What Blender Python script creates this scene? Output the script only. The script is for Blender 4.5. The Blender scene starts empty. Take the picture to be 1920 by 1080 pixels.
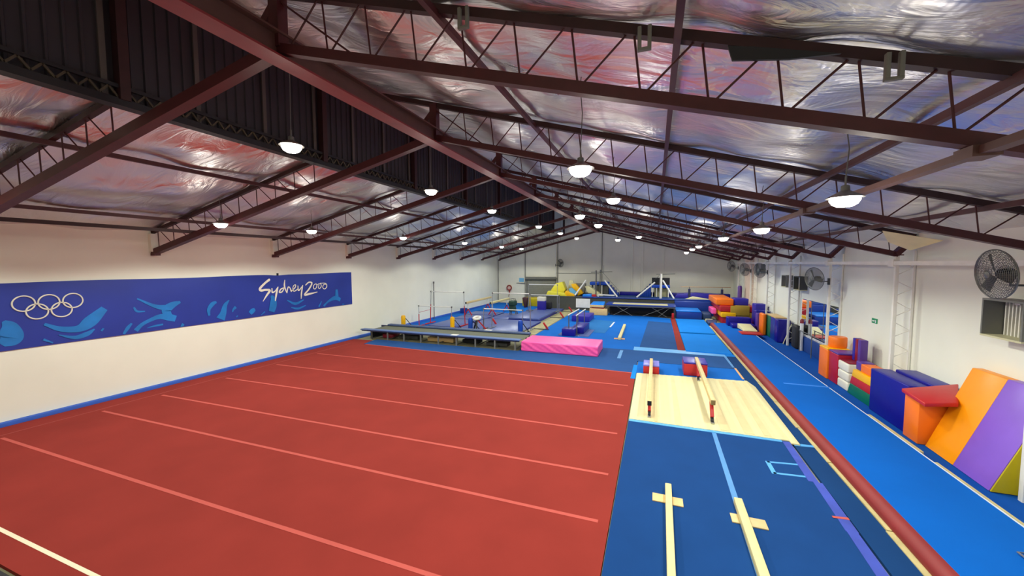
import bpy, bmesh, math, random
from mathutils import Matrix, Vector
import numpy as np
random.seed(7)
rng = np.random.default_rng(7)
SC = bpy.context.scene
COL = SC.collection

# ---------------------------------------------------------------- camera, world, exposure
cam_d = bpy.data.cameras.new('camera')
cam = bpy.data.objects.new('camera', cam_d); COL.objects.link(cam)
cam_d.sensor_width = 36.0; cam_d.lens = 13.594; cam_d.clip_start = 0.05; cam_d.clip_end = 200
Rw = Matrix(((0.93820046, -0.02001842, 0.34551291),
             (0.34608516, 0.06069404, -0.93623784),
             (-0.00222857, 0.99795566, 0.06387125)))
cam.matrix_world = Matrix.Translation((0, 0, 4.0)) @ Rw.to_4x4()
SC.camera = cam
SC.view_settings.view_transform = 'Standard'
SC.view_settings.look = 'None'
SC.view_settings.gamma = 1.0
SC.view_settings.exposure = -1.25
SC.view_settings.use_curve_mapping = False
world = bpy.data.worlds.new('world'); SC.world = world
world.use_nodes = True
world.node_tree.nodes['Background'].inputs[0].default_value = (0.55, 0.6, 0.75, 1)
world.node_tree.nodes['Background'].inputs[1].default_value = 0.3
SC.cycles.max_bounces = 8; SC.cycles.diffuse_bounces = 4; SC.cycles.glossy_bounces = 4
SC.cycles.sample_clamp_indirect = 6.0
SC.cycles.use_denoising = True
LAMP_W = 1.0      # scale of all lamp power

# ---------------------------------------------------------------- materials
M = {}
def lin(c):
    return tuple(((v/255.)/12.92 if v/255. <= .04045 else ((v/255.+.055)/1.055)**2.4) for v in c)
def new_mat(name):
    m = bpy.data.materials.new(name); m.use_nodes = True
    nt = m.node_tree; return m, nt, nt.nodes['Principled BSDF']
def mat(name, col, rough=.5, metal=0., var=.06, vscale=3., bump=0., bscale=40., spec=.5, sheen=0.):
    if name in M: return M[name]
    m, nt, b = new_mat(name)
    c = lin(col)
    tc = nt.nodes.new('ShaderNodeTexCoord')
    n = nt.nodes.new('ShaderNodeTexNoise'); n.inputs['Scale'].default_value = vscale; n.inputs['Detail'].default_value = 5
    nt.links.new(tc.outputs['Object'], n.inputs['Vector'])
    r = nt.nodes.new('ShaderNodeValToRGB')
    r.color_ramp.elements[0].position = .3; r.color_ramp.elements[1].position = .7
    r.color_ramp.elements[0].color = (*[v*(1-var) for v in c], 1)
    r.color_ramp.elements[1].color = (*[min(1, v*(1+var)) for v in c], 1)
    nt.links.new(n.outputs['Fac'], r.inputs['Fac']); nt.links.new(r.outputs['Color'], b.inputs['Base Color'])
    b.inputs['Roughness'].default_value = rough; b.inputs['Metallic'].default_value = metal
    b.inputs['Specular IOR Level'].default_value = spec
    if bump:
        n2 = nt.nodes.new('ShaderNodeTexNoise'); n2.inputs['Scale'].default_value = bscale; n2.inputs['Detail'].default_value = 3
        nt.links.new(tc.outputs['Object'], n2.inputs['Vector'])
        bp = nt.nodes.new('ShaderNodeBump'); bp.inputs['Strength'].default_value = bump; bp.inputs['Distance'].default_value = .02
        nt.links.new(n2.outputs['Fac'], bp.inputs['Height']); nt.links.new(bp.outputs['Normal'], b.inputs['Normal'])
    M[name] = m
    return m
def vinyl(name, col): return mat(name, col, rough=.38, var=.04, vscale=2., bump=.25, bscale=3., spec=.45)
def carpet(name, col, var=.07): return mat(name, col, rough=.95, var=var, vscale=1.1, bump=.25, bscale=220., spec=.15)


M['red_carpet'] = carpet('red_carpet', (146, 51, 44))
M['pink_line'] = carpet('pink_line', (198, 92, 84), .03)
M['white_line'] = carpet('white_line', (250, 235, 205), .03)
M['navy_carpet'] = carpet('navy_carpet', (20, 66, 128))
M['dark_navy_carpet'] = carpet('dark_navy_carpet', (18, 62, 116))
M['slate_carpet'] = carpet('slate_carpet', (40, 82, 142))
M['bright_carpet'] = carpet('bright_carpet', (16, 104, 198), .04)
M['azure_carpet'] = carpet('azure_carpet', (20, 130, 226), .04)
M['teal_carpet'] = carpet('teal_carpet', (42, 112, 180), .05)
M['track_blue'] = carpet('track_blue', (0, 98, 196), .04)
M['side_blue'] = carpet('side_blue', (8, 80, 172), .06)
M['cyan_tape'] = mat('cyan_tape', (84, 168, 235), .5)
M['blue_tape'] = mat('blue_tape', (78, 142, 205), .6)
M['velcro_purple'] = mat('velcro_purple', (58, 78, 182), .6, var=.15)
M['tan_tape'] = mat('tan_tape', (200, 186, 132), .6, var=.12)
M['white_tape'] = mat('white_tape', (215, 225, 240), .6)
M['orange_tape'] = mat('orange_tape', (232, 176, 120), .6)
M['concrete'] = mat('concrete', (150, 146, 112), .8, var=.2, vscale=1.5)
M['beige_mat'] = mat('beige_mat', (224, 214, 164), .6, var=.03, vscale=2)
M['wall_paint'] = mat('wall_paint', (238, 238, 224), .85, var=.035, vscale=.6, bump=.08, bscale=6., spec=.2)
M['end_paint'] = mat('end_paint', (244, 242, 226), .85, var=.04, vscale=.7, spec=.2)
M['white_steel'] = mat('white_steel', (240, 238, 228), .5)
M['maroon_steel'] = mat('maroon_steel', (74, 27, 31), .5, var=.15, vscale=6.)
M['dark_steel'] = mat('dark_steel', (50, 22, 25), .6, var=.2, vscale=6.)
M['red_beam'] = mat('red_beam', (128, 38, 41), .45, var=.12, vscale=4.)
M['brown_steel'] = mat('brown_steel', (92, 60, 54), .5, var=.12, vscale=4.)
M['riser'] = mat('riser', (46, 42, 50), .6, var=.1, vscale=2.)
M['riser_rib'] = mat('riser_rib', (84, 76, 74), .6)
M['gutter'] = mat('gutter', (70, 62, 48), .6, var=.3, vscale=10.)
M['black'] = mat('black', (24, 24, 30), .6)
M['rubber'] = mat('rubber', (38, 38, 42), .8)
M['steel'] = mat('steel', (175, 178, 180), .3, metal=.9)
M['dull_steel'] = mat('dull_steel', (120, 120, 118), .45, metal=.6)
M['grey_paint'] = mat('grey_paint', (118, 118, 112), .6)
M['dark_grey'] = mat('dark_grey', (74, 76, 72), .75, var=.1)
M['old_timber'] = mat('old_timber', (168, 160, 120), .7, var=.25, vscale=3.)
M['wood'] = mat('wood', (212, 188, 134), .5, var=.08, vscale=8.)
M['pale_wood'] = mat('pale_wood', (222, 208, 150), .55, var=.05, vscale=8.)
M['ply'] = mat('ply', (232, 196, 132), .5, var=.08, vscale=12.)
M['white_plastic'] = mat('white_plastic', (240, 240, 236), .4)
M['green_sign'] = mat('green_sign', (30, 150, 90), .4)
M['poster_blue'] = mat('poster_blue', (120, 190, 235), .5)
M['banner_blue'] = mat('banner_blue', (32, 54, 152), .45, var=.12, vscale=.8)
M['swirl_blue'] = mat('swirl_blue', (24, 118, 196), .45, var=.18, vscale=1.6)
M['banner_white'] = mat('banner_white', (236, 232, 216), .5)
for k, c in dict(red=(190, 36, 40), crimson=(176, 22, 48), orange=(250, 122, 20), amber=(255, 154, 0), purple=(136, 92, 208), olive=(196, 176, 10),
                 navy=(16, 14, 140), indigo=(48, 40, 160), violet=(92, 60, 150), yellow=(255, 190, 0), lemon=(232, 222, 66), green=(0, 108, 84),
                 white=(232, 228, 214), pink=(255, 92, 172), maroon=(140, 24, 44), blue=(14, 74, 190), azure=(20, 134, 240), royal=(14, 58, 152),
                 slate=(78, 96, 160), gold=(186, 152, 50), cream=(232, 226, 176), sky=(100, 176, 226), tan=(222, 184, 120), lilac=(120, 118, 215)).items():
    M[k] = vinyl('vinyl_'+k, c)

def foil_mat():
    m, nt, b = new_mat('foil_insulation')
    b.inputs['Base Color'].default_value = (*lin((228, 226, 226)), 1)
    b.inputs['Metallic'].default_value = 1.0; b.inputs['Roughness'].default_value = .3
    tc = nt.nodes.new('ShaderNodeTexCoord')
    mp = nt.nodes.new('ShaderNodeMapping'); mp.inputs['Scale'].default_value = (.5, 1.5, 1)
    nt.links.new(tc.outputs['Object'], mp.inputs['Vector'])
    n1 = nt.nodes.new('ShaderNodeTexNoise'); n1.inputs['Scale'].default_value = 1.6; n1.inputs['Detail'].default_value = 6; n1.inputs['Distortion'].default_value = 1.2
    nt.links.new(mp.outputs['Vector'], n1.inputs['Vector'])
    w = nt.nodes.new('ShaderNodeTexWave'); w.wave_type = 'BANDS'; w.bands_direction = 'X'; w.inputs['Scale'].default_value = 5.; w.inputs['Distortion'].default_value = .3
    nt.links.new(tc.outputs['Object'], w.inputs['Vector'])
    b1 = nt.nodes.new('ShaderNodeBump'); b1.inputs['Strength'].default_value = .6; b1.inputs['Distance'].default_value = .12
    nt.links.new(n1.outputs['Fac'], b1.inputs['Height'])
    b2 = nt.nodes.new('ShaderNodeBump'); b2.inputs['Strength'].default_value = .15; b2.inputs['Distance'].default_value = .004
    nt.links.new(w.outputs['Fac'], b2.inputs['Height']); nt.links.new(b1.outputs['Normal'], b2.inputs['Normal'])
    nt.links.new(b2.outputs['Normal'], b.inputs['Normal'])
    n3 = nt.nodes.new('ShaderNodeTexNoise'); n3.inputs['Scale'].default_value = .9; n3.inputs['Detail'].default_value = 4
    nt.links.new(tc.outputs['Object'], n3.inputs['Vector'])
    mr = nt.nodes.new('ShaderNodeMapRange'); mr.inputs[1].default_value = .3; mr.inputs[2].default_value = .7; mr.inputs[3].default_value = .27; mr.inputs[4].default_value = .5
    nt.links.new(n3.outputs['Fac'], mr.inputs[0]); nt.links.new(mr.outputs[0], b.inputs['Roughness'])
    return m
M['foil'] = foil_mat()
def glow_mat(name, col, s):
    m, nt, b = new_mat(name)
    b.inputs['Base Color'].default_value = (.8, .8, .8, 1)
    b.inputs['Emission Color'].default_value = (*col, 1); b.inputs['Emission Strength'].default_value = s
    return m
M['lamp_glow'] = glow_mat('lamp_glow', (1, .93, .78), 60.)
def mirror_mat():
    m, nt, b = new_mat('mirror_glass')
    b.inputs['Base Color'].default_value = (.86, .88, .88, 1); b.inputs['Metallic'].default_value = 1; b.inputs['Roughness'].default_value = .03
    return m
M['mirror'] = mirror_mat()
def mesh_guard_mat():
    return mat('fan_guard', (120, 122, 118), .4, metal=.5)
M['guard'] = mesh_guard_mat()

# ---------------------------------------------------------------- mesh helpers
class MB:
    def __init__(s): s.v = []; s.f = []
    def add(s, vs, fs):
        o = len(s.v); s.v += [tuple(v) for v in vs]; s.f += [tuple(i+o for i in f) for f in fs]; return s
    def hexa(s, p):   # 4 bottom (ccw from above), 4 top
        return s.add(p, [(3, 2, 1, 0), (4, 5, 6, 7), (0, 1, 5, 4), (1, 2, 6, 5), (2, 3, 7, 6), (3, 0, 4, 7)])
    def box(s, x0, x1, y0, y1, z0, z1):
        return s.hexa([(x0, y0, z0), (x1, y0, z0), (x1, y1, z0), (x0, y1, z0), (x0, y0, z1), (x1, y0, z1), (x1, y1, z1), (x0, y1, z1)])
    def prism(s, poly, axis, a, b):   # poly of 2D points extruded on axis between a and b
        n = len(poly)
        def P(q, t):
            return (t, q[0], q[1]) if axis == 'x' else (q[0], t, q[1]) if axis == 'y' else (q[0], q[1], t)
        vs = [P(q, a) for q in poly]+[P(q, b) for q in poly]
        return s.add(vs, [tuple(range(n))[::-1], tuple(range(n, 2*n))]+[(i, (i+1) % n, (i+1) % n+n, i+n) for i in range(n)])
    def quadslab(s, q, t):  # 4 points top, thickness down
        return s.hexa([(a, b, c-t) for a, b, c in q]+list(q))
    def tube(s, pts, r, n=10, cap=True):
        pts = [Vector(p) for p in pts]; rs = r if isinstance(r, (list, tuple)) else [r]*len(pts)
        vs = []; fs = []
        up = Vector((0, 0, 1))
        for i, p in enumerate(pts):
            d = (pts[min(i+1, len(pts)-1)]-pts[max(i-1, 0)]).normalized()
            u = d.cross(up if abs(d.z) < .9 else Vector((1, 0, 0))).normalized(); w = d.cross(u)
            for k in range(n):
                a = 2*math.pi*k/n; vs.append(p+rs[i]*(math.cos(a)*u+math.sin(a)*w))
        for i in range(len(pts)-1):
            for k in range(n):
                a = i*n+k; b = i*n+(k+1) % n; fs.append((a, b, b+n, a+n))
        if cap: fs += [tuple(range(n))[::-1], tuple(range(len(vs)-n, len(vs)))]
        return s.add(vs, fs)
    def bar(s, a, b, w, h):   # rectangular bar between two points
        a = Vector(a); b = Vector(b); d = (b-a).normalized()
        u = d.cross(Vector((0, 0, 1)) if abs(d.z) < .95 else Vector((0, 1, 0))).normalized(); t = u.cross(d).normalized()
        q = [(-w/2, -h/2), (w/2, -h/2), (w/2, h/2), (-w/2, h/2)]
        vs = [a+u*i+t*j for i, j in q]+[b+u*i+t*j for i, j in q]
        return s.add(vs, [(3, 2, 1, 0), (4, 5, 6, 7), (0, 1, 5, 4), (1, 2, 6, 5), (2, 3, 7, 6), (3, 0, 4, 7)])
    def lathe(s, prof, c, n=20, axis=(0, 0, 1)):
        ax = Vector(axis).normalized(); u = ax.orthogonal().normalized(); w = ax.cross(u); c = Vector([float(q) for q in c]); vs = []; fs = []
        for r, h in [(float(a), float(b)) for a, b in prof]:
            for k in range(n):
                a = 2*math.pi*k/n; vs.append(c+ax*h+r*(math.cos(a)*u+math.sin(a)*w))
        for i in range(len(prof)-1):
            for k in range(n):
                a = i*n+k; b = i*n+(k+1) % n; fs.append((a, b, b+n, a+n))
        fs += [tuple(range(n))[::-1], tuple(range(len(vs)-n, len(vs)))]
        return s.add(vs, fs)
    def ring(s, c, axis, R, r, n=28, m=6):
        ax = Vector(axis).normalized(); u = ax.orthogonal().normalized(); w = ax.cross(u); c = Vector([float(q) for q in c]); vs = []; fs = []
        for i in range(n):
            a = 2*math.pi*i/n; d = math.cos(a)*u+math.sin(a)*w
            for k in range(m):
                b = 2*math.pi*k/m; vs.append(c+d*(R+r*math.cos(b))+ax*(r*math.sin(b)))
        for i in range(n):
            for k in range(m):
                fs.append((i*m+k, i*m+(k+1) % m, ((i+1) % n)*m+(k+1) % m, ((i+1) % n)*m+k))
        return s.add(vs, fs)
    def build(s, name, m, parent=None, bevel=0., seg=2, smooth=True, loc=None):
        o0 = Vector(parent_loc(parent)) if parent is not None else Vector(loc or (0, 0, 0))
        me = bpy.data.meshes.new(name)
        me.from_pydata([tuple(Vector(v)-o0) for v in s.v], [], s.f)
        bm = bmesh.new(); bm.from_mesh(me)
        bmesh.ops.recalc_face_normals(bm, faces=bm.faces)
        if bevel:
            bmesh.ops.bevel(bm, geom=list(bm.edges), offset=bevel, segments=seg, profile=.5, affect='EDGES', clamp_overlap=True)
        bm.to_mesh(me); bm.free()
        if smooth:
            me.polygons.foreach_set('use_smooth', [True]*len(me.polygons))
            try: me.set_sharp_from_angle(angle=math.radians(42))
            except Exception: pass
        me.materials.append(M[m] if isinstance(m, str) else m)
        o = bpy.data.objects.new(name, me); COL.objects.link(o)
        if parent is not None: o.parent = parent
        else: o.location = o0
        return o
def parent_loc(p):
    l = Vector((0, 0, 0))
    while p is not None: l += p.location; p = p.parent
    return l
def tag(o, label=None, cat=None, group=None, kind=None):
    if label: o['label'] = label
    if cat: o['category'] = cat
    if group: o['group'] = group
    if kind: o['kind'] = kind
    return o
def thing(name, label, cat, loc=(0, 0, 0), group=None):
    o = bpy.data.objects.new(name, None); COL.objects.link(o); o.location = loc; o.empty_display_size = .2
    return tag(o, label, cat, group)
def struct(name, mb, m, **k):
    return tag(mb.build(name, m, **k), kind='structure')
def copy_tree(o, parent=None):
    c = o.copy(); COL.objects.link(c); c.parent = parent
    for ch in o.children: copy_tree(ch, c)
    return c
def single(name, label, cat, mb, m, group=None, loc=None, **k):
    if loc is None:
        xs = [v[0] for v in mb.v]; ys = [v[1] for v in mb.v]; zs = [v[2] for v in mb.v]
        loc = ((min(xs)+max(xs))/2, (min(ys)+max(ys))/2, min(zs))
    return tag(mb.build(name, m, loc=loc, **k), label, cat, group)
def pad(name, label, cat, b, m, group=None, bevel=.03, **k):
    return single(name, label, cat, MB().box(*b), m, group, bevel=bevel, seg=3, **k)
def catmull(P, n=8):
    P = [np.array(p, float) for p in P]
    if len(P) == 2: return [P[0]+(P[1]-P[0])*t/ n for t in range(n+1)]
    Q = [2*P[0]-P[1]]+P+[2*P[-1]-P[-2]]; out = []
    for i in range(1, len(Q)-2):
        for t in np.linspace(0, 1, n, endpoint=False):
            out.append(.5*((2*Q[i])+(-Q[i-1]+Q[i+1])*t+(2*Q[i-1]-5*Q[i]+4*Q[i+1]-Q[i+2])*t*t+(-Q[i-1]+3*Q[i]-3*Q[i+1]+Q[i+2])*t**3))
    out.append(P[-1]); return out
LETTERS = [[(11.594,3.335,0.098),(11.405,3.206,0.085),(11.181,3.0,0.096),(11.227,2.912,0.096),(11.422,2.928,0.08),(11.598,2.887,0.098),(11.457,2.696,0.074),(11.287,2.467,0.023)],[(11.701,2.968,0.041),(11.71,2.807,0.064),(11.838,2.842,0.047),(11.973,2.995,0.047)],[(11.983,3.009,0.041),(11.897,2.735,0.082),(11.836,2.445,0.041)],[(12.267,2.963,0.048),(12.115,2.912,0.053),(12.038,2.784,0.059),(12.176,2.804,0.048),(12.292,3.006,0.042)],[(12.318,3.29,0.036),(12.288,3.066,0.072),(12.33,2.883,0.054),(12.398,2.734,0.042)],[(12.398,2.743,0.042),(12.459,2.966,0.054),(12.537,2.961,0.043),(12.616,2.788,0.061)],[(12.616,2.788,0.043),(12.816,2.945,0.049),(12.839,3.061,0.043),(12.731,3.012,0.037),(12.695,2.845,0.043),(12.773,2.778,0.043),(12.937,2.86,0.037)],[(12.961,2.999,0.044),(12.988,2.794,0.056),(13.19,2.97,0.044)],[(13.214,3.016,0.038),(13.141,2.705,0.075),(13.107,2.424,0.038)],[(13.378,3.023,0.045),(13.562,3.142,0.058),(13.726,3.086,0.071),(13.548,2.821,0.077),(13.299,2.582,0.076),(13.558,2.595,0.09),(14.021,2.656,0.026)],[(13.961,3.058,0.033),(13.827,2.983,0.039),(13.821,2.836,0.046),(13.919,2.82,0.039),(14.005,2.957,0.039),(13.961,3.058,0.033)],[(14.006,2.973,0.033),(14.109,3.034,0.033),(14.232,3.027,0.04),(14.255,2.91,0.047),(14.161,2.815,0.04),(14.082,2.87,0.04),(14.136,2.993,0.033)],[(14.212,3.062,0.033),(14.461,3.056,0.034),(14.577,2.993,0.047),(14.58,2.857,0.047),(14.45,2.774,0.04),(14.348,2.854,0.04),(14.417,2.991,0.034),(14.564,2.994,0.041)]]
SWIRLS = [[(6.816,1.887,0.061),(6.919,2.054,0.092),(7.022,2.182,0.051)],[(7.108,1.941,0.124),(7.266,2.104,0.105),(7.494,2.22,0.106),(7.746,2.294,0.152),(8.001,2.238,0.221),(8.188,2.168,0.202)],[(8.004,2.282,0.177),(7.939,2.489,0.263),(8.135,2.646,0.2),(8.352,2.715,0.068)],[(7.943,2.555,0.197),(7.622,2.655,0.107),(7.191,2.929,0.041)],[(7.396,1.978,0.017),(7.589,2.012,0.054),(7.824,2.031,0.055)],[(8.333,1.932,0.136),(8.411,1.897,0.091)],[(9.224,2.137,0.072),(9.224,2.366,0.12),(9.356,2.546,0.145),(9.496,2.606,0.073)],[(9.605,1.963,0.321),(9.709,2.162,0.224),(9.794,2.453,0.15),(9.948,2.639,0.038)],[(10.049,2.171,0.038),(10.091,2.268,0.076),(10.183,2.348,0.115)],[(10.204,1.998,0.077),(10.228,1.969,0.077)],[(7.096,2.669,0.051),(7.171,2.536,0.062),(7.371,2.512,0.032)],[(4.484,2.021,0.146),(4.633,2.166,0.419),(4.632,2.44,0.295),(4.547,2.601,0.073)],[(5.214,2.427,0.065),(5.512,2.248,0.134),(5.855,2.206,0.193),(6.106,2.379,0.31),(6.42,2.712,0.173)],[(5.467,2.094,0.021),(5.764,1.972,0.096),(6.006,2.027,0.126),(6.177,2.14,0.034)],[(5.175,2.027,0.057),(5.346,1.902,0.032)],[(6.324,2.111,0.092),(6.361,2.082,0.092)],[(11.642,1.997,0.261),(11.732,2.25,0.321),(11.744,2.512,0.233),(11.656,2.666,0.087)],[(10.726,2.036,0.165),(10.828,2.121,0.194),(10.931,2.179,0.111)],[(12.394,2.41,0.036),(12.802,2.217,0.118),(13.244,2.348,0.048)],[(12.585,2.07,0.037),(12.935,1.985,0.094),(13.345,2.083,0.038)],[(14.084,1.941,0.083),(14.258,2.19,0.04)],[(14.373,1.944,0.101),(14.679,2.151,0.102),(15.126,2.284,0.209),(15.441,2.151,0.177)],[(15.219,2.347,0.21),(15.21,2.698,0.14)],[(15.571,1.907,0.107),(15.687,1.859,0.108)],[(11.181,1.909,0.023),(11.351,2.031,0.051)]]

# ---------------------------------------------------------------- building geometry numbers
XL, XR = -15.1, 6.5
XG, XP = -5.1, -8.5            # ridge girder, dark riser wall
def TY(k, x): return 7.7+4.17*k+.07*(x-XL)
def zroof(x): return 5.08+.272*(x-XL) if x <= XP else 7.9-.272*(x-XG)
def zbot(x): return 4.37+.269*(x-XL) if x <= XG else 7.06-.254*(x-XG)
YE = lambda x: 37.05+.07*(x-XL)
YN = -4.0

# ---------------------------------------------------------------- room shell
struct('floor', MB().hexa([(XL-.2, YN, -.2), (XR+.2, YN, -.2), (XR+.2, 39, -.2), (XL-.2, 39, -.2), (XL-.2, YN, -.05), (XR+.2, YN, -.05), (XR+.2, 39, -.05), (XL-.2, 39, -.05)]), 'concrete', smooth=False)
struct('wall_left', MB().box(XL-.2, XL, YN, 39, -.05, 5.12), 'wall_paint', smooth=False)
struct('wall_right', MB().box(XR, XR+.2, YN, 39, -.05, 4.8), 'wall_paint', smooth=False)
gable = [(XL, -.05), (XR, -.05), (XR, zroof(XR)+.05), (XP+.01, zroof(XP+.01)+.05), (XP, zroof(XP)+.05), (XL, zroof(XL)+.05)]
def gable_wall(name, f, th, m):
    mb = MB(); n = len(gable)
    vs = [(x, f(x), z) for x, z in gable]+[(x, f(x)+th, z) for x, z in gable]
    mb.add(vs, [tuple(range(n)), tuple(range(n, 2*n))[::-1]]+[(i, (i+1) % n, (i+1) % n+n, i+n) for i in range(n)])
    return struct(name, mb, m, smooth=False)
gable_wall('wall_far', YE, .2, 'end_paint')
gable_wall('wall_near', lambda x: YN, -.2, 'wall_paint')
struct('baseboard_left', MB().box(XL, XL+.13, YN, 36.9, -.05, .1), mat('skirting_blue', (48, 96, 200), .6), bevel=.01)

# sagging foil under the roof sheets
def foil(x0, x1, nx, ny):
    xs = np.linspace(x0, x1, nx); ys = np.linspace(YN, 38.9, ny)
    X, Y = np.meshgrid(xs, ys)
    Z = np.where(X <= XP, 5.08+.272*(X-XL), 7.9-.272*(X-XG))
    ph = ((Y-7.7-.07*(X-XL))/4.17) % 1.0
    sag = .15*np.sin(np.pi*ph)**.8
    pur = np.abs((((X-.17)/2.7) % 1.0)-.5)*2      # 1 at purlins
    sag = sag*(1.1-.75*pur)+.03*np.sin(X*2.3+Y*.9)*np.sin(Y*1.7-X)+.018*np.sin(X*5.1-Y*2.2)+.02*np.sin(X*.7)*np.sin(Y*4.2+X*2)
    Z = Z+.03-np.clip(sag, -.02, .3)
    vs = [tuple(v) for v in np.stack([X, Y, Z], -1).reshape(-1, 3)]
    fs = [(j*nx+i, j*nx+i+1, (j+1)*nx+i+1, (j+1)*nx+i) for j in range(ny-1) for i in range(nx-1)]
    return MB().add(vs, fs)
c_mb = foil(XL-.05, XP, 40, 260); r_mb = foil(XP+.001, XR+.05, 90, 260); c_mb.add(r_mb.v, r_mb.f)
struct('ceiling', c_mb, 'foil')

# dark riser wall between the low roof and the high roof, ribbed sheeting
rz0, rz1 = 6.72, 8.8
rib = MB(); n = int((33.4-YN)/.2)
prof = []
for i in range(n):
    y = YN+i*.2
    prof += [(XP, y), (XP, y+.14), (XP+.03, y+.155), (XP+.03, y+.185)]
vs = [(x, y, rz0) for x, y in prof]+[(x, y, rz1) for x, y in prof]; k = len(prof)
rib.add(vs, [(i, i+1, i+1+k, i+k) for i in range(k-1)])
struct('wall_riser', rib, 'riser', smooth=False)
mb = MB()
for i in range(27): mb.box(XP+.03, XP+.06, -3.2+i*1.39, -3.12+i*1.39, rz0, rz1)
tag(mb.build('trim_1', 'riser_rib'), kind='structure')
mb = MB().box(XP-.06, XP+.16, YN, 33.4, 6.62, 6.74).box(XP+.1, XP+.16, YN, 33.4, 6.9, 6.96)
tag(mb.build('trim_2', 'black'), kind='structure')
mb = MB()
y = YN
while y < 33.2:
    mb.bar((XP+.13, y, 6.75), (XP+.13, y+.12, 6.9), .03, .03).bar((XP+.13, y+.12, 6.9), (XP+.13, y+.24, 6.75), .03, .03); y += .24
tag(mb.build('trim_3', 'gutter'), kind='structure')
tag(MB().box(XP, XP+.05, 33.38, 33.44, 6.7, 8.8).build('trim_4', 'dark_steel'), kind='structure')

# ---------------------------------------------------------------- roof steel
rod = MB().tube([(0, 0, 0), (0, 0, 1)], 1.0, 6)
rod_me = None
def web(parent, a, b, r=.0125, m='maroon_steel'):
    global rod_me
    if rod_me is None:
        t = rod.build('web_bar', m); rod_me = t.data; bpy.data.objects.remove(t)
    o = bpy.data.objects.new('web_bar', rod_me); COL.objects.link(o)
    a = Vector(a)-parent.location; b = Vector(b)-parent.location; d = b-a
    o.parent = parent
    o.matrix_local = Matrix.Translation(a) @ d.to_track_quat('Z', 'Y').to_matrix().to_4x4() @ Matrix.Diagonal((r, r, d.length, 1))
    return o
ordn = ['nearest', 'second', 'third', 'fourth', 'fifth', 'sixth', 'seventh', 'eighth', 'last']
for n, k in enumerate(range(-1, 8)):
    lab = ('maroon steel roof truss nearest the camera, crossing the top of the view' if n == 0 else
           'maroon steel roof truss against the far end wall' if k == 7 else
           'maroon lattice roof truss, %s from the near end of the hall' % ordn[n])
    yc = TY(k, XG)
    t = thing('roof_truss', lab, 'roof truss', (XL, TY(k, XL), zbot(XL)), 'lattice roof trusses across the hall')
    P = lambda x, z: (x, TY(k, x), z)
    MB().bar(P(XL+.02, zbot(XL)), P(XG, zbot(XG)), .17, .17).bar(P(XG, zbot(XG)), P(6.1, zbot(6.1)), .12, .13).build('bottom_chord', 'maroon_steel', t)
    MB().bar(P(XL+.02, zroof(XL)-.06), P(XP, zroof(XP)-.06), .1, .1).build('top_chord', 'dark_steel', t)
    MB().bar(P(XP+.1, zroof(XP+.1)-.07), P(XR-.05, zroof(XR-.05)-.07), .1, .11).build('top_chord', 'dark_steel', t)
    MB().box(XG-.09, XG+.09, yc-.08, yc+.08, zbot(XG), zroof(XG)-.05).build('ridge_post', 'maroon_steel', t)
    MB().bar(P(XG, zroof(XG)-.18), P(XG-.38, 7.3), .1, .1).build('brace', 'maroon_steel', t)
    MB().bar(P(XG+.05, zroof(XG)-.2), P(XG+1.35, zbot(XG+1.35)), .06, .025).build('brace', 'maroon_steel', t)
    MB().box(XP+.03, XP+.2, TY(k, XP)-.07, TY(k, XP)+.07, 6.72, 8.7).build('riser_post', 'dark_steel', t)
    MB().box(XL, XL+.14, TY(k, XL)-.12, TY(k, XL)+.12, zbot(XL)+.02, zroof(XL)-.12).build('end_plate', 'wall_paint', t)
    MB().box(XL, XL+.22, TY(k, XL)-.08, TY(k, XL)+.08, zbot(XL)-.1, zbot(XL)-.02).build('end_bracket', 'maroon_steel', t)
    # gusset at the column head
    MB().bar(P(6.05, zbot(6.1)), P(6.45, zroof(6.45)-.1), .2, .12).build('gusset', 'maroon_steel', t)
    s = .68
    x = XL+.28
    zb = lambda x: zbot(x)+.05
    zt = lambda x: zroof(x)-.1
    while x < XP-.2:
        web(t, P(x, zb(x)), P(x-.02 if x-.02 > XL else x, zt(x-.02)))
        if x+s*.85 < XP: web(t, P(x+s*.85, zb(x+s*.85)), P(x+.06, zt(x+.06)))
        x += s
    x = XG+.2
    while x < 5.9:
        web(t, P(x, zb(x)), P(x+s*.72, zt(x+s*.72)))
        web(t, P(x+s*.82, zt(x+s*.82)), P(x+s*.93, zb(x+s*.93)))
        x += s
def long_member(x, z, label, name='roof_purlin', w=.07, h=.09, m='maroon_steel', y0=YN, y1=None, cat='purlin', group='purlins along the roof'):
    y1 = y1 or YE(x)-.05
    return single(name, label, cat, MB().box(x-w/2, x+w/2, y0, y1, z-h/2, z+h/2), m, group)
for x, l in ((-13.65, 'maroon purlin under the low roof, nearest the left wall'), (-10.4, 'maroon purlin under the low roof, nearest the dark riser'),
             (-6.9, 'maroon purlin just right of the dark riser, above the red ridge girder'),
             (-2.6, 'maroon purlin on the high roof, first right of the red ridge girder'), (.17, 'maroon purlin on the high roof, second right of the ridge girder'),
             (2.9, 'maroon purlin on the high roof above the brown girder'), (5.3, 'maroon purlin on the high roof nearest the right wall')):
    long_member(x, zroof(x)-.15, l)
single('roof_tie', 'dark steel tie running low along the left wall across the truss chords', 'steel tie', MB().box(-13.35, -13.25, YN, 36.9, zbot(-13.3)+.08, zbot(-13.3)+.17), 'dark_steel')
t = thing('ridge_girder', 'big red steel girder running the length of the ridge', 'girder', (XG, YN, 6.88))
MB().box(XG-.02, XG+.02, YN, 37.5, 6.9, 7.24).build('web_plate', 'brown_steel', t)
MB().box(XG-.16, XG+.16, YN, 37.5, 6.88, 6.91).box(XG-.13, XG-.11, YN, 37.5, 6.91, 7.0).build('bottom_flange', 'red_beam', t)
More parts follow.
